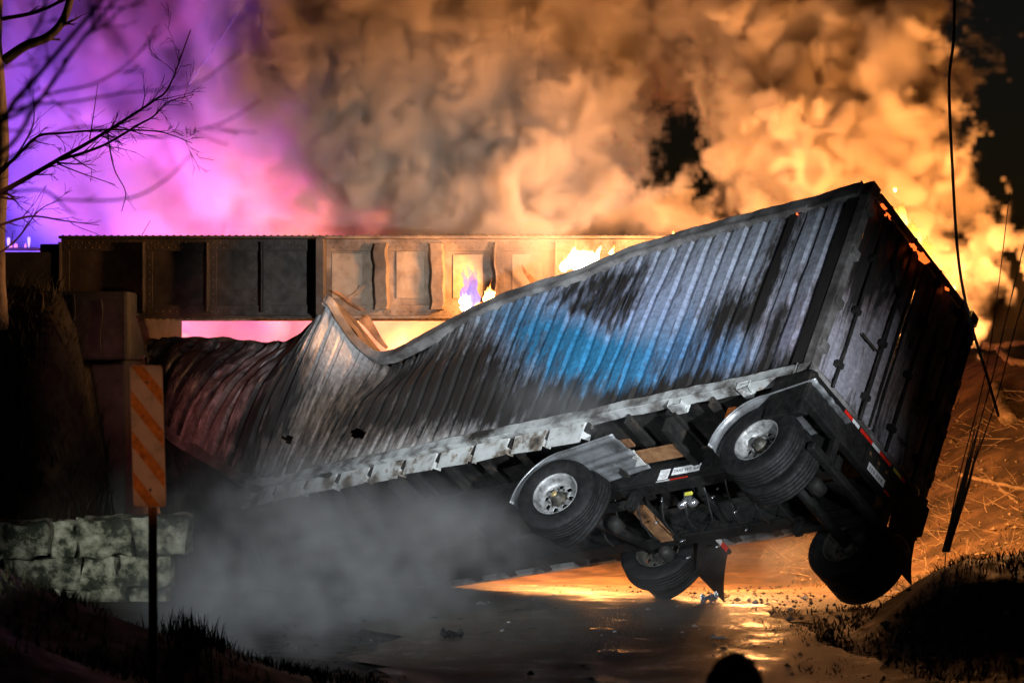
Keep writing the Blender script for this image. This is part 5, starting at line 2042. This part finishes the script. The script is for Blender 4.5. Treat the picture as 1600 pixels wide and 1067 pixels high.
def clear_and_fade(dens, X, Y, Z, mn, mx):
    for row_ in FIRES + LAMPS_E:
        nm, p = row_[0], row_[1]
        q = np.sqrt((X - p[0])**2 + (Y - p[1])**2 + (Z - p[2])**2)
        dens *= sst(0.15, 0.8, q) if nm == 'fire_light' else sst(1.6, 4.2, q)
    for A_, lo, hi in ((X, mn[0], mx[0]), (Y, mn[1], mx[1]), (Z, mn[2], mx[2])):
        dens *= sst(lo, lo + 0.4, A_) * sst(hi, hi - 0.4, A_)
    dens[dens < 0.004] = 0
    return dens


# (px, py, distance, radius): each puff a ball of smoke in the air behind the trailer
PUFFS = [
    (420, 150, 36.6, 1.15), (390, 60, 37.2, 1.0), (520, 60, 36.6, 1.6), (480, 230, 36.9, 1.15), (540, 300, 36, 1.25), (600, 180, 36, 1.6), (640, 50, 36, 1.8), (620, 395, 36.2, 1.0),
    (700, 270, 35, 1.4), (770, 330, 34, 1.05), (760, 120, 35.4, 1.7), (840, 270, 34, 1.15), (880, 345, 33.2, 0.75), (895, 255, 34.2, 0.9), (960, 330, 33.2, 0.65), (1015, 330, 33, 0.45), (880, 60, 36, 1.7), (860, 160, 35, 1.4), (930, 150, 36.0, 0.8), (1060, 355, 33, 0.40), (815, 385, 32.6, 0.55),
    (1000, 0, 37, 1.1), (1060, 120, 37.4, 0.7),
    (1180, 205, 33.6, 0.55), (1185, 290, 33, 0.65), (1220, 120, 34, 1.15), (1190, 10, 35, 1.4), (1240, 240, 33, 1.0), (1290, 320, 32.5, 0.85), (1310, 120, 34, 1.3), (1320, 0, 35, 1.4), (1340, 220, 33.2, 1.1), (1392, 90, 34, 0.75), (1392, 210, 33.2, 0.8), (1372, 320, 32, 1.0), (1422, 290, 32.2, 0.7), (1442, 390, 31.4, 0.58), (1467, 455, 30.9, 0.34), (1397, 10, 35, 0.75), (1452, 240, 32.6, 0.32), (1357, 270, 32.4, 0.9), (1412, 440, 31, 0.7),
]
mn, mx = np.array([-5.4, 29.7, 2.2]), np.array([8.6, 38.2, 9.7])
n, X, Y, Z, dens, kp = plume(mn, mx, 0.058, PUFFS, 7, 2.4, 6, 0.40, 0.17, 5.0, 0.26, 0.58)
def wisp(px, py, d, rx, ry, rz, amt):
    c = W(px, py, d)
    q = ((X - c.x) / rx)**2 + ((Y - c.y) / ry)**2 + ((Z - c.z) / rz)**2
    return amt * np.exp(-q) * np.clip(0.55 + 0.5 * kp[0] + 0.45 * kp[1], 0, 2)
# thin smoke drifting across the girder by the flames
dens += wisp(825, 405, 30.9, 0.6, 0.35, 0.6, 0.40)
dens += wisp(900, 400, 31.3, 0.9, 0.3, 0.5, 0.35)
dens += wisp(1575, 490, 35.0, 0.9, 0.8, 0.55, 0.12)
dens += wisp(700, 345, 31.2, 0.9, 0.6, 0.45, 0.12)
dens = clear_and_fade(dens, X, Y, Z, mn, mx)
smoke_volume('smoke', 'billowing orange smoke plume rising behind the burning container', mn, mx, n, dens, (0.84, 0.72, 0.60), 0.0)

FARPUFFS = [
    (60, 90, 42, 2.4), (210, 120, 42, 2.6), (340, 40, 42, 2.3), (150, 300, 41, 2.2), (330, 270, 40.5, 2.1), (440, 330, 40, 1.5), (30, 300, 42.3, 2.0), (240, 420, 41, 2.2), (390, 470, 41, 2.0), (480, 120, 41, 1.8), (600, 505, 40.5, 1.9), (480, 480, 41.5, 1.8), (20, 200, 41.5, 1.5),
]
mn, mx = np.array([-11.4, 37.6, 1.4]), np.array([0.6, 44.6, 9.9])
n, X, Y, Z, dens, kp = plume(mn, mx, 0.10, FARPUFFS, 12, 3.4, 5, 0.55, 0.55, 1.5, 0.25)
dens = clear_and_fade(dens, X, Y, Z, mn, mx)
smoke_volume('far_smoke', 'violet lit smoke drifting behind the bridge on the left', mn, mx, n, dens, (0.80, 0.78, 0.80), 0.0)
rng = np.random.default_rng(5)
del dens, kp

# grey steam drifting low in front of the container
mn, mx = np.array([-6.0, 18.6, -0.1]), np.array([4.6, 27.6, 3.4])
n, X, Y, Z = grid(mn, mx, 0.08)
g1, g2, g3, g4 = [band(n, 0.08, q, rng) for q in (2.4, 1.2, 0.6, 0.3)]
dens = np.zeros(n, np.float32)
for px, py, d, rx, rz, amt in ((470, 850, 25.0, 1.1, 0.55, 0.34), (560, 900, 24.0, 1.4, 0.6, 0.36), (420, 950, 23.0, 1.0, 0.5, 0.30), (680, 900, 24.0, 0.8, 0.4, 0.14), (560, 1010, 21.2, 1.3, 0.35, 0.26), (380, 800, 26.3, 0.9, 0.5, 0.20), (660, 830, 26.0, 1.0, 0.35, 0.22), (850, 990, 22.0, 1.2, 0.3, 0.06), (860, 640, 26.3, 1.1, 0.25, 0.09), (1190, 860, 26.5, 0.8, 0.4, 0.15), (1080, 960, 23.5, 0.9, 0.25, 0.10)):
    c = W(px, py, d)
    dens += amt * np.exp(-((X - c.x) / rx)**2 - ((Y - c.y) / 1.2)**2 - ((Z - c.z) / rz)**2)
dens *= 1.5 * np.clip(0.45 + 0.60 * g1 + 0.60 * (np.abs(g2) - 0.6) + 0.45 * (np.abs(g3) - 0.6) + 0.3 * g4, 0.0, 3.0)**1.4
for A_, lo, hi in ((X, mn[0], mx[0]), (Y, mn[1], mx[1]), (Z, mn[2] - 0.4, mx[2])):
    dens *= sst(lo, lo + 0.5, A_) * sst(hi, hi - 0.5, A_)
dens[dens < 0.003] = 0
smoke_volume('steam', 'thin grey steam drifting over the road in front of the container', mn, mx, n, dens, (0.85, 0.86, 0.86), 0.2)
